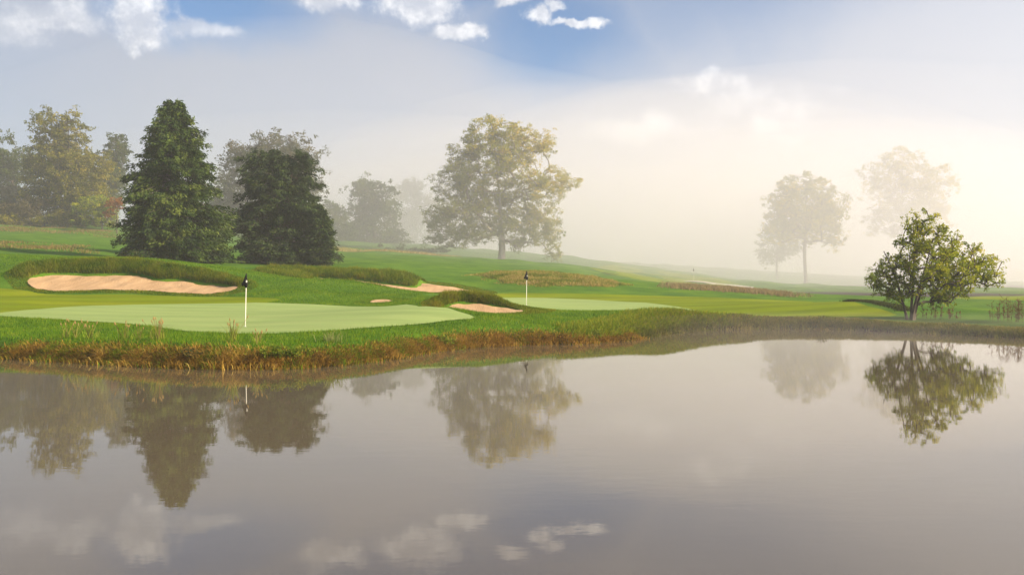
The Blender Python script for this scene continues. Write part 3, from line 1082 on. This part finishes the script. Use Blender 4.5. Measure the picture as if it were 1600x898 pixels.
# ================================================================== flagsticks
def lathe(name, prof, mat, parent, n=10, loc=(0, 0, 0)):
    V, F = [], []
    for r, z in prof:
        for i in range(n):
            a = 2 * math.pi * i / n
            V.append((loc[0] + r * math.cos(a), loc[1] + r * math.sin(a), loc[2] + z))
    for j in range(len(prof) - 1):
        for i in range(n):
            F.append((j * n + i, j * n + (i + 1) % n, (j + 1) * n + (i + 1) % n, (j + 1) * n + i))
    F.append(tuple(range(n))[::-1])
    F.append(tuple((len(prof) - 1) * n + i for i in range(n)))
    return mesh_py(name, V, F, mat, parent, True)


def limp_flag(parent, top, drop, wid, seed):
    """cloth hanging limp round the pole: a narrow sleeve at the top, wider folds below, ragged hem"""
    rows, cols = 18, 28
    V = []
    for j in range(rows + 1):
        v = j / rows
        w = wid * (.16 + .84 * v ** 1.1) * (1 - .25 * max(0, v - .85) / .15)
        for i in range(cols):
            a = 2 * math.pi * i / cols
            fold = 1 + .30 * math.sin(3 * a + 1.2 + seed) * v + .14 * math.sin(7 * a + 2 * v) * v
            x_ = w * .5 * fold * math.cos(a) - wid * .14 * v
            y_ = w * .26 * fold * math.sin(a)
            z_ = top - drop * v * (1 + .10 * math.cos(a + .6) * v + .05 * math.sin(4 * a) * v)
            V.append((x_, y_, z_))
    F = []
    for j in range(rows):
        for i in range(cols):
            F.append((j * cols + i, (j + 1) * cols + i, (j + 1) * cols + (i + 1) % cols, j * cols + (i + 1) % cols))
    F.append(tuple(range(cols)))
    F.append(tuple(rows * cols + i for i in range(cols))[::-1])
    return mesh_py('flag', V, F, M['flag'], parent, True)


def flagstick(px, py, d, lean, label, h=2.13, rz=0.0):
    wx, wy, _ = P(px, py, d)
    z = land1(wx, wy) + .012
    root = tag(empty('flagstick', (wx, wy, z), rz), label, 'flagstick', 'flagsticks standing in the putting greens')
    root.rotation_euler = (0, lean, rz)
    lathe('pole', [(.018, -.12), (.018, .5), (.016, 1.3), (.013, h)], M['white'], root)
    lathe('pole_cap', [(.018, h), (.02, h + .02), (.01, h + .035)], M['flag'], root)
    lathe('cup', [(.055, -.01), (.06, .006), (.056, .008)], M['cup'], root, 16)
    f = limp_flag(root, h + .005, .50, .27, int(px) % 5)
    # white emblem on the outer fold
    V = []
    m = 14
    for k in range(m):
        a = 2 * math.pi * k / m
        r = .022 if k % 2 else .034
        V.append((.03 + r * math.cos(a) * .8, -.085, h - .30 + r * 1.5 * math.sin(a)))
    V += [(x_, y_ + .05, z_) for x_, y_, z_ in V]
    F = [tuple(range(m)), tuple(range(2 * m - 1, m - 1, -1))] + [(k, m + k, m + (k + 1) % m, (k + 1) % m) for k in range(m)]
    mesh_py('emblem', V, F, M['white'], f)
    return root


flagstick(383, 512, 36.9, .024, 'tall white flagstick with limp black flag on the near green')
flagstick(822.5, 477, 56.9, .01, 'smaller white flagstick with limp black flag on the farther green beyond the round bunker')
flagstick(1084, 437, 165, 0, 'tiny flagstick far off in the mist right of the big pale tree')


# ================================================================== trees
def tubes(name, segs, mat, parent, sides=6):
    """segs: (p0, p1, r0, r1)"""
    a0 = np.array([s[0] for s in segs], float)
    a1 = np.array([s[1] for s in segs], float)
    r0 = np.array([s[2] for s in segs])[:, None, None]
    r1 = np.array([s[3] for s in segs])[:, None, None]
    d = a1 - a0
    ln = np.linalg.norm(d, axis=1)[:, None] + 1e-9
    d = d / ln
    ref = np.where(np.abs(d[:, 2:3]) > .9, np.array([[1., 0, 0]]), np.array([[0, 0, 1.]]))
    u = np.cross(d, ref)
    u /= np.linalg.norm(u, axis=1)[:, None] + 1e-9
    v = np.cross(d, u)
    ang = np.arange(sides) * 2 * math.pi / sides
    ring = np.cos(ang)[None, :, None] * u[:, None, :] + np.sin(ang)[None, :, None] * v[:, None, :]
    # limbs run a little into one another so the bends have no gaps
    A = (a0 - d * np.minimum(ln * .05, r0[:, 0, :] * .4))[:, None, :] + ring * r0
    B = (a1 + d * np.minimum(ln * .05, r1[:, 0, :] * .4))[:, None, :] + ring * r1
    V = np.concatenate([A, B], 1).reshape(-1, 3)
    i = np.arange(sides)
    j = (i + 1) % sides
    q = np.stack([i, j, j + sides, i + sides], 1)
    F = (np.arange(len(segs))[:, None, None] * 2 * sides + q[None]).reshape(-1, 4)
    return mesh_arrays(name, V, F, mat, parent, smooth=True)


def grow(trunk, targets, r_tip=.03, power=2.3, wiggle=.06, start=.18, limbs=0):
    """connect every clump centre to the tree below it; returns tube segments"""
    pos = [np.array(p, float) for p in trunk]
    par = [-1] + list(range(len(trunk) - 1))
    ok = [k >= start * len(trunk) for k in range(len(trunk))]
    base = np.array(trunk[0], float)
    mid = np.array(trunk[len(trunk) // 3], float)
    order = sorted(range(len(targets)), key=lambda i: np.linalg.norm(targets[i] - mid))
    if limbs:
        hi = sorted(range(len(targets)), key=lambda i: -targets[i][2])[:max(limbs * 6, 12)]
        first, angs = [], []
        for i in hi:
            a = math.atan2(targets[i][1], targets[i][0])
            if all(abs(math.atan2(math.sin(a - b), math.cos(a - b))) > 4.2 / limbs for b in angs):
                first.append(i)
                angs.append(a)
            if len(first) >= limbs:
                break
        order = first + [i for i in order if i not in first]
    ends = []
    for i in order:
        t = targets[i]
        pa = np.array(pos)
        dv = t - pa
        dist = np.linalg.norm(dv, axis=1)
        low = np.clip(pa[:, 2] - t[2], 0, None)
        cost = dist + 1.2 * low + np.where(ok, 0, 1e6)
        j = int(np.argmin(cost))
        ln = dist[j]
        steps = max(2, int(ln / 1.1))
        prev = j
        sag = np.array([0, 0, .10 * ln])
        for q in range(1, steps + 1):
            u = q / steps
            p = pos[j] + (t - pos[j]) * u + sag * math.sin(math.pi * u) + (rng.normal(0, wiggle * ln / steps, 3) if q < steps else 0)
            pos.append(p)
            par.append(prev)
            ok.append(True)
            prev = len(pos) - 1
        ends.append(prev)
    n = len(pos)
    area = np.zeros(n)
    kids = np.zeros(n, int)
    for k in range(1, n):
        kids[par[k]] += 1
    for k in range(n - 1, -1, -1):
        if kids[k] == 0:
            area[k] = r_tip ** power
        if par[k] >= 0:
            area[par[k]] += area[k]
    rad = area ** (1 / power)
    return pos, par, rad


def crown_points(lobes, n, shell=.55):
    """clump centres spread through a union of ellipsoids (cx, cy, cz, rx, ry, rz)"""
    L_ = np.array(lobes, float)
    vol = L_[:, 3] * L_[:, 4] * L_[:, 5]
    out = []
    pr = vol ** .8 / (vol ** .8).sum()
    while len(out) < n:
        k = rng.choice(len(L_), p=pr)
        v = rng.normal(0, 1, 3)
        v /= np.linalg.norm(v)
        r = rng.uniform(shell ** 3, 1) ** (1 / 3) if rng.uniform() < .78 else rng.uniform(.2, shell)
        p = L_[k, :3] + v * L_[k, 3:] * r
        # drop points deep inside another lobe
        q = (((p - L_[:, :3]) / L_[:, 3:]) ** 2).sum(1)
        q[k] = 9
        if (q < .3).any() and rng.uniform() < .8:
            continue
        out.append(p)
    return np.array(out)


def broadleaf(name, label, base_px, d, lobes_px, n_clump, clump_r, n_leaf, leaf, stops, trunk_top=.62, trunk_r=.5, bark='bark', group=None, depth=.85, cat='tree', ground_py=None, sun_tint=None,
              lean=0.0, flat=.7, shell=.55, stems=1, parts=True, drop=.3, seed=1, limbs=0, start=.34):
    """lobes_px: (px, py, rx, ry) ellipses of the crown as seen; they get real depth at distance d"""
    global rng
    keep = rng
    rng = np.random.default_rng(seed * 101 + 5)
    random.seed(seed)
    wx, wy = W(base_px, d, 0)[:2]
    z0 = land1(wx, wy)
    root = tag(empty(name, (wx, wy, z0)), label, cat, group)
    lobes = []
    for px, py, rx, ry in lobes_px:
        X, _, Z = P(px, py, d)
        rxm, rym = rx / FPX * d, ry / FPX * d
        lobes.append((X - wx, rng.uniform(-.35, .35) * rxm, Z - z0, rxm, rxm * depth, rym))
    top = max(l[2] + l[5] for l in lobes)
    tg = crown_points(lobes, n_clump, shell)
    tg[:, 2] = np.maximum(tg[:, 2], .25)
    segs = []
    allpos = []
    for sidx in range(stems):
        nT = 9
        off = np.array([0., 0., 0.]) if stems == 1 else np.array([math.cos(sidx * 2.4) * .16, math.sin(sidx * 2.4) * .16, 0])
        sp = np.array([0., 0., 0.]) if stems == 1 else np.array([math.cos(sidx * 2.4 + .3) * top * .22, math.sin(sidx * 2.4 + .3) * top * .15, 0])
        trunk = []
        for k in range(nT):
            u = k / (nT - 1)
            trunk.append(off + sp * u ** 1.3 + np.array([lean * top * u + .05 * math.sin(u * 5 + seed) * top * .12, .03 * math.sin(u * 4 + 1) * top * .1, -.15 + u * (top * trunk_top + .15)]))
        mine = tg if stems == 1 else tg[np.argmin(np.stack([np.linalg.norm(tg - (np.array([math.cos(q * 2.4 + .3) * top * .22, math.sin(q * 2.4 + .3) * top * .15, 0]) + [0, 0, top * .4]), axis=1) for q in range(stems)], 1), 1) == sidx]
        if len(mine) == 0:
            continue
        pos, par, rad = grow(trunk, mine, start=start if stems == 1 else .2, limbs=limbs)
        k = trunk_r / (rad[0] + 1e-9)
        rad = rad * (1 + (k - 1) * (rad / rad[0]) ** .5)
        flare = lambda p: 1 + .55 * math.exp(-max(0, p[2]) / (trunk_r * 1.6))
        for i in range(1, len(pos)):
            segs.append((pos[par[i]], pos[i], min(rad[par[i]], rad[i] * 1.35) * flare(pos[par[i]]), rad[i] * flare(pos[i])))
    tubes('trunk', segs, M[bark], root)
    # foliage
    m = len(tg)
    cnt = rng.integers(int(n_leaf * .5), int(n_leaf * 1.5), m)
    ci = np.repeat(np.arange(m), cnt)
    n = len(ci)
    v = rng.normal(0, 1, (n, 3))
    v /= np.linalg.norm(v, axis=1)[:, None]
    rr = rng.uniform(0, 1, n) ** .5
    cr = clump_r * rng.uniform(.6, 1.3, m)
    off = v * (rr * cr[ci])[:, None] * np.array([1, 1, flat])
    # twig-like sub clusters make ragged edges
    sub = rng.normal(0, 1, (m, 5, 3)) * clump_r * .55
    off = off * .62 + sub[ci, rng.integers(0, 5, n)] * np.array([1, 1, flat])
    c = tg[ci] + off
    c[:, 2] -= drop * clump_r * .3
    c[:, 2] = np.maximum(c[:, 2], .12)
    tone = rng.normal(.45, .16, m)[ci] + rng.normal(0, .14, n)
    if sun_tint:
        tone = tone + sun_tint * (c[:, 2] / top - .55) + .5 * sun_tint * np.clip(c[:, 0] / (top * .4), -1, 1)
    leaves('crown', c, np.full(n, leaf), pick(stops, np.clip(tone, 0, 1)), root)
    rng = keep
    return root


def conifer(name, label, base_px, d, prof, tips, n_bough, n_spray, spray, stops, trunk_r=.35, group=None, seed=1, squash=.9, droop=.25, cat='tree'):
    """prof: (row, half width in pixels) from the top down; tips: offsets of leaders in pixels"""
    global rng
    keep = rng
    rng = np.random.default_rng(seed * 77 + 3)
    wx, wy = W(base_px, d, 0)[:2]
    z0 = land1(wx, wy)
    root = tag(empty(name, (wx, wy, z0)), label, cat, group)
    k = d / FPX
    pz = np.array([P(0, r, d)[2] - z0 for r, _, *_ in prof])[::-1]
    pr = np.array([w * k for _, w, *_ in prof])[::-1]
    pc = np.array([(q[2] if len(q) > 2 else 0) * k for q in prof])[::-1]
    top = pz[-1]
    segs = []
    lead = [np.array([t * k, 0, 0]) for t in tips]
    for L_ in lead:
        for j in range(10):
            u0, u1 = j / 10, (j + 1) / 10
            z_ = lambda u: -.2 + u * (top * .97 + .2)
            cx = lambda u: np.interp(max(z_(u), 0), pz, pc)
            segs.append((np.array([L_[0] * u0 ** 2 + cx(u0), 0, z_(u0)]), np.array([L_[0] * u1 ** 2 + cx(u1), 0, z_(u1)]), trunk_r * (1 - u0) + .03, trunk_r * (1 - u1) + .03))
    C, A, T = [], [], []
    for b in range(n_bough):
        z = rng.uniform(.0, 1) ** 1.15 * top * .985 + .1
        r = float(np.interp(z, pz, pr))
        az = rng.uniform(0, 2 * math.pi)
        lump = 1 + .12 * math.sin(az * 3 + z * .9 + seed) + .10 * math.sin(az * 5 - z * 1.7 + 2 * seed) + .07 * math.sin(az * 9 + z * 3.1)
        length = r * lump * (rng.uniform(.66, 1.02) if rng.uniform() < .93 else rng.uniform(1.0, 1.13))
        L_ = lead[rng.integers(0, len(lead))]
        ox = L_[0] * min(1, (z / top)) ** 2 + float(np.interp(z, pz, pc))
        if length < .15:
            length = .15
        out = np.array([math.cos(az), math.sin(az) * squash, 0])
        rise = rng.uniform(-.15, .35)
        zb = max(.1, z - rise * length * .5)
        p0 = np.array([ox, 0, zb])
        tip = p0 + out * length + np.array([0, 0, rise * length - droop * length * .3])
        midp = (p0 + tip) / 2 + np.array([0, 0, .06 * length])
        segs.append((p0, midp, .02 + .012 * length, .02 + .006 * length))
        segs.append((midp, tip, .02 + .006 * length, .008))
        n = int(n_spray * (.35 + .65 * length / pr.max()))
        t = rng.uniform(.30, 1.03, n) ** .8
        c = p0 + (tip - p0) * t[:, None] + np.array([0, 0, .06 * length]) * np.sin(math.pi * np.clip(t, 0, 1))[:, None]
        wd = (.05 + .12 * length) * (1.15 - t)[:, None] + .11
        lat = np.array([-out[1], out[0], 0])
        c = c + lat * rng.normal(0, 1, (n, 1)) * wd + rng.normal(0, .11, (n, 3)) + np.array([0, 0, -1]) * np.abs(rng.normal(0, .26, (n, 1))) * (.4 + droop)
        dirv = out * rng.uniform(.3, 1.0, (n, 1)) + lat * rng.normal(0, .55, (n, 1)) + np.array([0, 0, 1]) * rng.normal(.05 - droop, .35, (n, 1))
        C.append(c)
        A.append(dirv)
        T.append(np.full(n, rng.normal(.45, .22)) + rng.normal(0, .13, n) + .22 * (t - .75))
    C = np.concatenate(C)
    A = np.concatenate(A)
    T = np.concatenate(T)
    C[:, 2] = np.maximum(C[:, 2], .08)
    tubes('trunk', segs, M['bark'], root, 5)
    n = len(C)
    A /= np.linalg.norm(A, axis=1)[:, None] + 1e-9
    s = spray * rng.uniform(.6, 1.3, (n, 1))
    w = np.cross(A, rng.normal(0, 1, (n, 3)))
    w /= np.linalg.norm(w, axis=1)[:, None] + 1e-9
    V = np.stack([C - A * s * .4, C + w * s * .17, C + A * s * .6, C - w * s * .17], 1).reshape(-1, 3)
    i = np.arange(n)[:, None, None] * 4
    F = (i + np.array([[[0, 1, 2], [0, 2, 3]]])).reshape(-1, 3)
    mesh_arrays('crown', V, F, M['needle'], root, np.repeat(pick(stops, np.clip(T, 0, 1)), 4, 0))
    rng = keep
    return root


EVER = [(.011, .027, .006), (.026, .054, .010), (.060, .100, .014), (.115, .155, .024)]
EVER2 = [(.010, .022, .008), (.020, .040, .011), (.038, .066, .015), (.066, .095, .020)]
OLIVE = [(.042, .062, .010), (.105, .125, .012), (.21, .205, .018), (.32, .27, .03)]
GOLDL = [(.060, .090, .012), (.150, .185, .016), (.31, .31, .022), (.56, .44, .03)]
MIDG = [(.026, .046, .010), (.052, .085, .014), (.090, .125, .018), (.14, .165, .024)]
BUSH = [(.075, .130, .012), (.15, .22, .012), (.30, .34, .016), (.46, .44, .03)]

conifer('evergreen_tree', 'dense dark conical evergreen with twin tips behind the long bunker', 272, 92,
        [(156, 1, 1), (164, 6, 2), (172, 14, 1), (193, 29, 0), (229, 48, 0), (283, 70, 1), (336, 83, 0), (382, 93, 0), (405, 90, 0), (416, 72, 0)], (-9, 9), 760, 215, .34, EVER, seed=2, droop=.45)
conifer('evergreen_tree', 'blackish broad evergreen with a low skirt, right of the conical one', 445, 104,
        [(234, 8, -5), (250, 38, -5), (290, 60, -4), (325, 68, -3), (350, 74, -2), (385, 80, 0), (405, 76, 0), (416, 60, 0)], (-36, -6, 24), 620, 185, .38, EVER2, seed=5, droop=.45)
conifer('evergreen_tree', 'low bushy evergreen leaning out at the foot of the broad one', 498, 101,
        [(322, 3, 2), (345, 16, 2), (370, 24, 1), (395, 26, 0), (416, 20, 0)], (0,), 230, 90, .38, EVER2, trunk_r=.16, seed=9)

WOOD = 'trees of the wood on the hill'
broadleaf('tall_tree', 'tall olive tree with two pointed tops standing foremost in the wood', 108, 168,
          [(78, 205, 24, 38), (118, 205, 24, 36), (95, 250, 50, 40), (70, 285, 38, 36), (120, 280, 48, 40), (140, 310, 40, 34), (80, 320, 40, 30), (60, 250, 26, 34), (150, 265, 26, 34)], 620, 1.15, 70, .40, OLIVE, .8, .45,
          group=WOOD, sun_tint=.3, seed=3)
broadleaf('tall_tree', 'dim green tree cut by the photo edge left of the twin topped tree', 12, 190, [(10, 245, 45, 40), (5, 290, 50, 40), (35, 275, 26, 34), (-40, 260, 40, 45)], 260, 1.4, 75, .46, MIDG, .7, .4, group=WOOD, seed=4)
broadleaf('tall_tree', 'slimmer green tree between the twin topped tree and the conical evergreen', 176, 185, [(180, 228, 17, 20), (172, 255, 24, 26), (188, 250, 12, 22), (178, 290, 30, 30)], 120, 1.2, 85, .42, MIDG, .8, .35, group=WOOD, seed=6)
broadleaf('shrub', 'yellow-green shrub at the foot of the wood, beside the conical evergreen', 160, 160, [(150, 325, 26, 24), (175, 330, 18, 20)], 60, 1.0, 80, .36, BUSH, .5, .12, group='shrubs below the wood', cat='shrub', seed=7)
broadleaf('shrub', 'pale brushy shrub under the twin topped tree', 50, 165, [(50, 328, 30, 20), (20, 330, 28, 18)], 70, 1.0, 80, .36, [(.06, .06, .03), (.12, .11, .05), (.2, .18, .08)], .5, .12, group='shrubs below the wood', cat='shrub', seed=8)
broadleaf('shrub', 'dark shrub beneath the middle of the twin topped tree', 105, 166, [(105, 335, 26, 17), (85, 338, 18, 13)], 50, .9, 80, .36, OLIVE, .5, .12, group='shrubs below the wood', cat='shrub', seed=10)
broadleaf('orange_sapling', 'small orange-leaved sapling tucked beside the conical evergreen', 183, 150, [(180, 318, 14, 9), (172, 330, 12, 7)], 22, .6, 45, .32, [(.16, .09, .02), (.28, .12, .03), (.3, .16, .04)], .6, .08, cat='sapling', seed=11)
broadleaf('shrub', 'dark undergrowth bush at the left photo edge below the wood', 5, 182, [(-10, 320, 45, 34), (35, 318, 22, 26)], 90, 1.4, 80, .5, [(.02, .025, .012), (.035, .04, .018), (.05, .055, .02)], .5, .15, group='shrubs below the wood', cat='shrub', seed=12)

broadleaf('shrub', 'long low thicket closing the gaps under the twin topped tree', 70, 163, [(120, 343, 26, 10), (78, 345, 28, 9), (30, 345, 34, 10), (160, 347, 22, 8)], 110, .8, 75, .34, OLIVE, .5, .1, group='shrubs below the wood', cat='shrub', seed=31)
broadleaf('broad_tree', 'grey-green round tree rising misty behind the broad evergreen', 425, 185, [(430, 250, 70, 46), (385, 262, 38, 44), (455, 285, 50, 45), (405, 310, 55, 45), (360, 330, 30, 40)], 460, 1.45, 75, .46,
          [(.030, .045, .016), (.055, .07, .02), (.10, .10, .025), (.16, .12, .03)], .7, .5, sun_tint=.2, seed=13)
broadleaf('dim_tree', 'dark grey-green tree in the mist left of the big pale tree', 585, 222, [(566, 300, 24, 24), (598, 310, 26, 24), (580, 345, 42, 34), (560, 365, 24, 24), (610, 370, 30, 20)], 170, 1.9, 75, .65, MIDG, .7, .5, group='dim trees in the mist', seed=14)
broadleaf('dim_tree', 'faintest pale tree in the mist behind the dark grey-green one', 650, 340, [(640, 300, 28, 28), (655, 340, 36, 40), (625, 360, 30, 30)], 150, 2.4, 70, .8, MIDG, .7, .5, group='dim trees in the mist', seed=15)
broadleaf('dim_tree', 'misty tree filling the gap between the two large evergreens', 345, 200, [(345, 310, 28, 40), (352, 350, 30, 40)], 90, 1.6, 75, .5, MIDG, .7, .4, group='dim trees in the mist', seed=16)
broadleaf('dim_tree', 'misty low tree right of the broad evergreen', 520, 215, [(515, 345, 26, 30), (535, 360, 18, 26)], 80, 1.6, 75, .55, MIDG, .7, .3, group='dim trees in the mist', seed=17)
broadleaf('hedge_shrub', 'low dark scrub at the foot of the dim misty trees', 640, 190, [(650, 398, 30, 7), (610, 393, 26, 8), (680, 401, 22, 6)], 60, .8, 70, .4, MIDG, .4, .08, cat='shrub', seed=18)

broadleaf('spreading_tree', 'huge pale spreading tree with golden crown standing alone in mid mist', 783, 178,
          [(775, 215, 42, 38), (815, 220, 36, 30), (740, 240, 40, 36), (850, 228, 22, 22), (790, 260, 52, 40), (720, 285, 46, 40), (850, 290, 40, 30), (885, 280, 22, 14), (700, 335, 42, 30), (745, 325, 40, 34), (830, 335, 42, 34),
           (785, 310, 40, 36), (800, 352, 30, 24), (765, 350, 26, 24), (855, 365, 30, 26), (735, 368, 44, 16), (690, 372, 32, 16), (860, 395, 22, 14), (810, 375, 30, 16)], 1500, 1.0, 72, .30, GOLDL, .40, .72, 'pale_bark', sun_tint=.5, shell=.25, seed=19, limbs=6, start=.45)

broadleaf('misty_tree', 'hazy tree with forked trunk right of centre, its crown nearly round', 1258, 235,
          [(1258, 300, 48, 36), (1225, 325, 34, 32), (1295, 325, 36, 34), (1260, 350, 55, 32), (1300, 372, 26, 18), (1215, 360, 26, 28)], 560, 1.3, 55, .48, GOLDL, .40, .42, 'bark', limbs=4, start=.6, group='hazy trees at right', shell=.4, seed=20)
broadleaf('misty_tree', 'faint lower tree half behind the hazy forked tree', 1214, 265, [(1212, 385, 34, 26), (1235, 370, 24, 24), (1195, 400, 16, 14)], 110, 1.3, 65, .45, MIDG, .6, .3, group='hazy trees at right', seed=21)
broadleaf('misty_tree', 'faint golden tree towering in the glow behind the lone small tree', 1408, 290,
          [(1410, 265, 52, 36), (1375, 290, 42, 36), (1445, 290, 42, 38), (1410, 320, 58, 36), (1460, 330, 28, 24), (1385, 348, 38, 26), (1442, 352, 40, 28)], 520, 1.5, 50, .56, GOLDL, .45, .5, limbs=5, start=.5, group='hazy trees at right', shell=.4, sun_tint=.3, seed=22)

broadleaf('small_tree', 'lone small leafy tree with several stems on the right bank', 1424, 50.0,
          [(1438, 348, 26, 22), (1468, 358, 22, 24), (1445, 385, 48, 32), (1490, 395, 44, 32), (1410, 410, 38, 34), (1460, 425, 56, 32), (1535, 412, 36, 26), (1545, 432, 24, 18), (1370, 440, 28, 22), (1420, 445, 40, 24), (1500, 445, 44, 26), (1468, 462, 30, 18), (1392, 462, 20, 12)],
          560, .25, 50, .115, BUSH, .62, .07, 'bark', shell=.25, stems=4, flat=.95, sun_tint=.25, seed=23)


# ================================================================== dry weeds by the small tree
def dry_weed(px, d, h, n, label, spread=.25):
    wx, wy = W(px, d, 0)[:2]
    z = land1(wx, wy)
    root = tag(empty('dry_weed', (wx, wy, z)), label, 'weed', 'dry brown weeds on the right bank')
    tw = []
    for k in range(n):
        bx, by = random.gauss(0, spread), random.gauss(0, spread)
        hh = h * random.uniform(.6, 1.1)
        lx, ly = random.gauss(0, .08) * hh, random.gauss(0, .08) * hh
        a, b = np.array([bx, by, -.03]), np.array([bx + lx, by + ly, hh])
        segs = [(a, b, .009, .005)]
        for q in range(10):
            u = random.uniform(.15, 1)
            c = a + (b - a) * u
            e = c + np.array([random.gauss(0, .16), random.gauss(0, .16), random.uniform(.08, .3)]) * hh * .8
            segs.append((c, e, .005, .003))
            tw += [c + (e - c) * random.random() for _ in range(9)]
        tubes('stem', segs, M['drystem'], root, 4)
    c = np.array(tw)
    leaves('foliage', c, np.full(len(c), .055), pick([(.10, .065, .035), (.2, .13, .07), (.26, .17, .09)], rng.uniform(0, 1, len(c))), root)


M['drystem'] = plain_mat('dry_stem', (.13, .085, .05), .9, .1)
for px, d, h, n, lb in ((1556, 48.5, .9, 5, 'thin dry brown weed leftmost of the cluster by the right photo edge'), (1571, 48, 1.15, 6, 'tall dry brown weed second from the left by the right photo edge'),
                        (1586, 47.5, 1.1, 8, 'dry brown weed third from the left by the right photo edge'), (1598, 47, 1.2, 9, 'dense dry brown weed cut by the right photo edge'),
                        (1448, 50.5, .9, 5, 'brown weed standing just right of the small tree stems'), (1466, 50, .8, 7, 'brushy dry weed under the right half of the small tree'),
                        (1488, 50, .55, 7, 'low dry weed between the small tree and the reed cluster')):
    dry_weed(px, d, h, n, lb)

# ================================================================== haze: the morning fog
x0, x1, y0, y1, z0, z1 = -740, 740, -95, 800, -2.4, 78.0
hm = bpy.data.materials.new('haze_air')
hm.use_nodes = True
nt = hm.node_tree
nt.nodes.clear()
out = nt.nodes.new('ShaderNodeOutputMaterial')
pv = nt.nodes.new('ShaderNodeVolumePrincipled')
pv.inputs['Color'].default_value = (0.895, 0.895, 0.945, 1)
pv.inputs['Density'].default_value = HAZE_DENSITY
pv.inputs['Anisotropy'].default_value = HAZE_ANISO
nt.links.new(pv.outputs[0], out.inputs['Volume'])
hv = [(x0, y0, z0), (x1, y0, z0), (x1, y1, z0), (x0, y1, z0), (x0, y0, z1), (x1, y0, z1), (x1, y1, z1), (x0, y1, z1)]
hf = [(3, 2, 1, 0), (4, 5, 6, 7), (0, 1, 5, 4), (1, 2, 6, 5), (2, 3, 7, 6), (3, 0, 4, 7)]
haze = mesh_py('haze', hv, hf, hm)
tag(haze, 'morning fog lying over the whole course', 'fog', kind='stuff')

# denser fog lying in the low ground beyond the farther green, thinning outwards
fm = hm.copy()
fm.name = 'fog_bank_air'
fm.node_tree.nodes['Principled Volume'].inputs['Density'].default_value = BANK_DENSITY
BANKS = []
for k, w in enumerate(('outermost', 'second', 'third', 'fourth', 'fifth', 'sixth', 'innermost')):
    rx = (440 - 24 * k) / 2
    BANKS.append((240 - 4 * k - rx, 425 - 5 * k, rx, 325 - 13 * k, 74 - 7 * k, 'pale veil of morning fog over the low ground, layer %s' % w))
for bi, (cx, cy_, rx, ry, rz, lb) in enumerate(BANKS):
    V, F = [(cx, cy_, rz)], []
    nu, nv_ = 48, 16
    for j in range(1, nv_):
        th_ = math.pi * j / nv_
        for i in range(nu):
            a = 2 * math.pi * i / nu
            w = 1 + .08 * math.sin(3 * a + bi * 1.7) * math.sin(th_) + .07 * math.sin(5 * a + 2 * bi) * math.sin(th_)
            V.append((cx + rx * w * math.sin(th_) * math.cos(a), cy_ + ry * w * math.sin(th_) * math.sin(a), rz * math.cos(th_) * (1 + (.18 * math.sin(2 * a + bi * 1.9) + .14 * math.sin(5 * a + 2.1 * bi) + .07 * math.sin(9 * a + 3.3 * bi)) * math.sin(th_))))
    V.append((cx, cy_, -rz))
    for i in range(nu):
        F.append((0, 1 + i, 1 + (i + 1) % nu))
        F.append((len(V) - 1, 1 + (nv_ - 2) * nu + (i + 1) % nu, 1 + (nv_ - 2) * nu + i))
    for j in range(nv_ - 2):
        for i in range(nu):
            a, b = 1 + j * nu + i, 1 + j * nu + (i + 1) % nu
            F.append((a, a + nu, b + nu, b))
    V = [(x_, y_, max(z_, -1.8 - .03 * bi)) for x_, y_, z_ in V]
    tag(mesh_py('fog_bank', V, F, fm), lb, 'fog', kind='stuff')

# thin steam drifting over the water along the right bank
sm_ = hm.copy()
sm_.name = 'water_mist_air'
sm_.node_tree.nodes['Principled Volume'].inputs['Density'].default_value = 0.007
for cx, cy_, rx, ry, rz, lb in ((19, 45.5, 24, 7.0, 1.0, 'thin steam drifting low over the water along the right bank'), (11, 48.0, 15, 5.0, .7, 'thin steam off the bank point left of the lone small tree'), (27, 44, 12, 5.5, .6, 'thin steam on the water below the dry weeds')):
    V, F = [(cx, cy_, rz)], []
    nu, nv_ = 40, 10
    for j in range(1, nv_):
        th_ = math.pi * j / nv_
        for i in range(nu):
            a = 2 * math.pi * i / nu
            w = 1 + .12 * math.sin(3 * a + cx) + .08 * math.sin(7 * a + cy_)
            V.append((cx + rx * w * math.sin(th_) * math.cos(a), cy_ + ry * w * math.sin(th_) * math.sin(a), rz * math.cos(th_) * (1 + .2 * math.sin(4 * a) * math.sin(th_))))
    V.append((cx, cy_, -rz))
    for i in range(nu):
        F.append((0, 1 + i, 1 + (i + 1) % nu))
        F.append((len(V) - 1, 1 + (nv_ - 2) * nu + (i + 1) % nu, 1 + (nv_ - 2) * nu + i))
    for j in range(nv_ - 2):
        for i in range(nu):
            a, b = 1 + j * nu + i, 1 + j * nu + (i + 1) % nu
            F.append((a, a + nu, b + nu, b))
    tag(mesh_py('water_mist', V, F, sm_), lb, 'mist', kind='stuff')
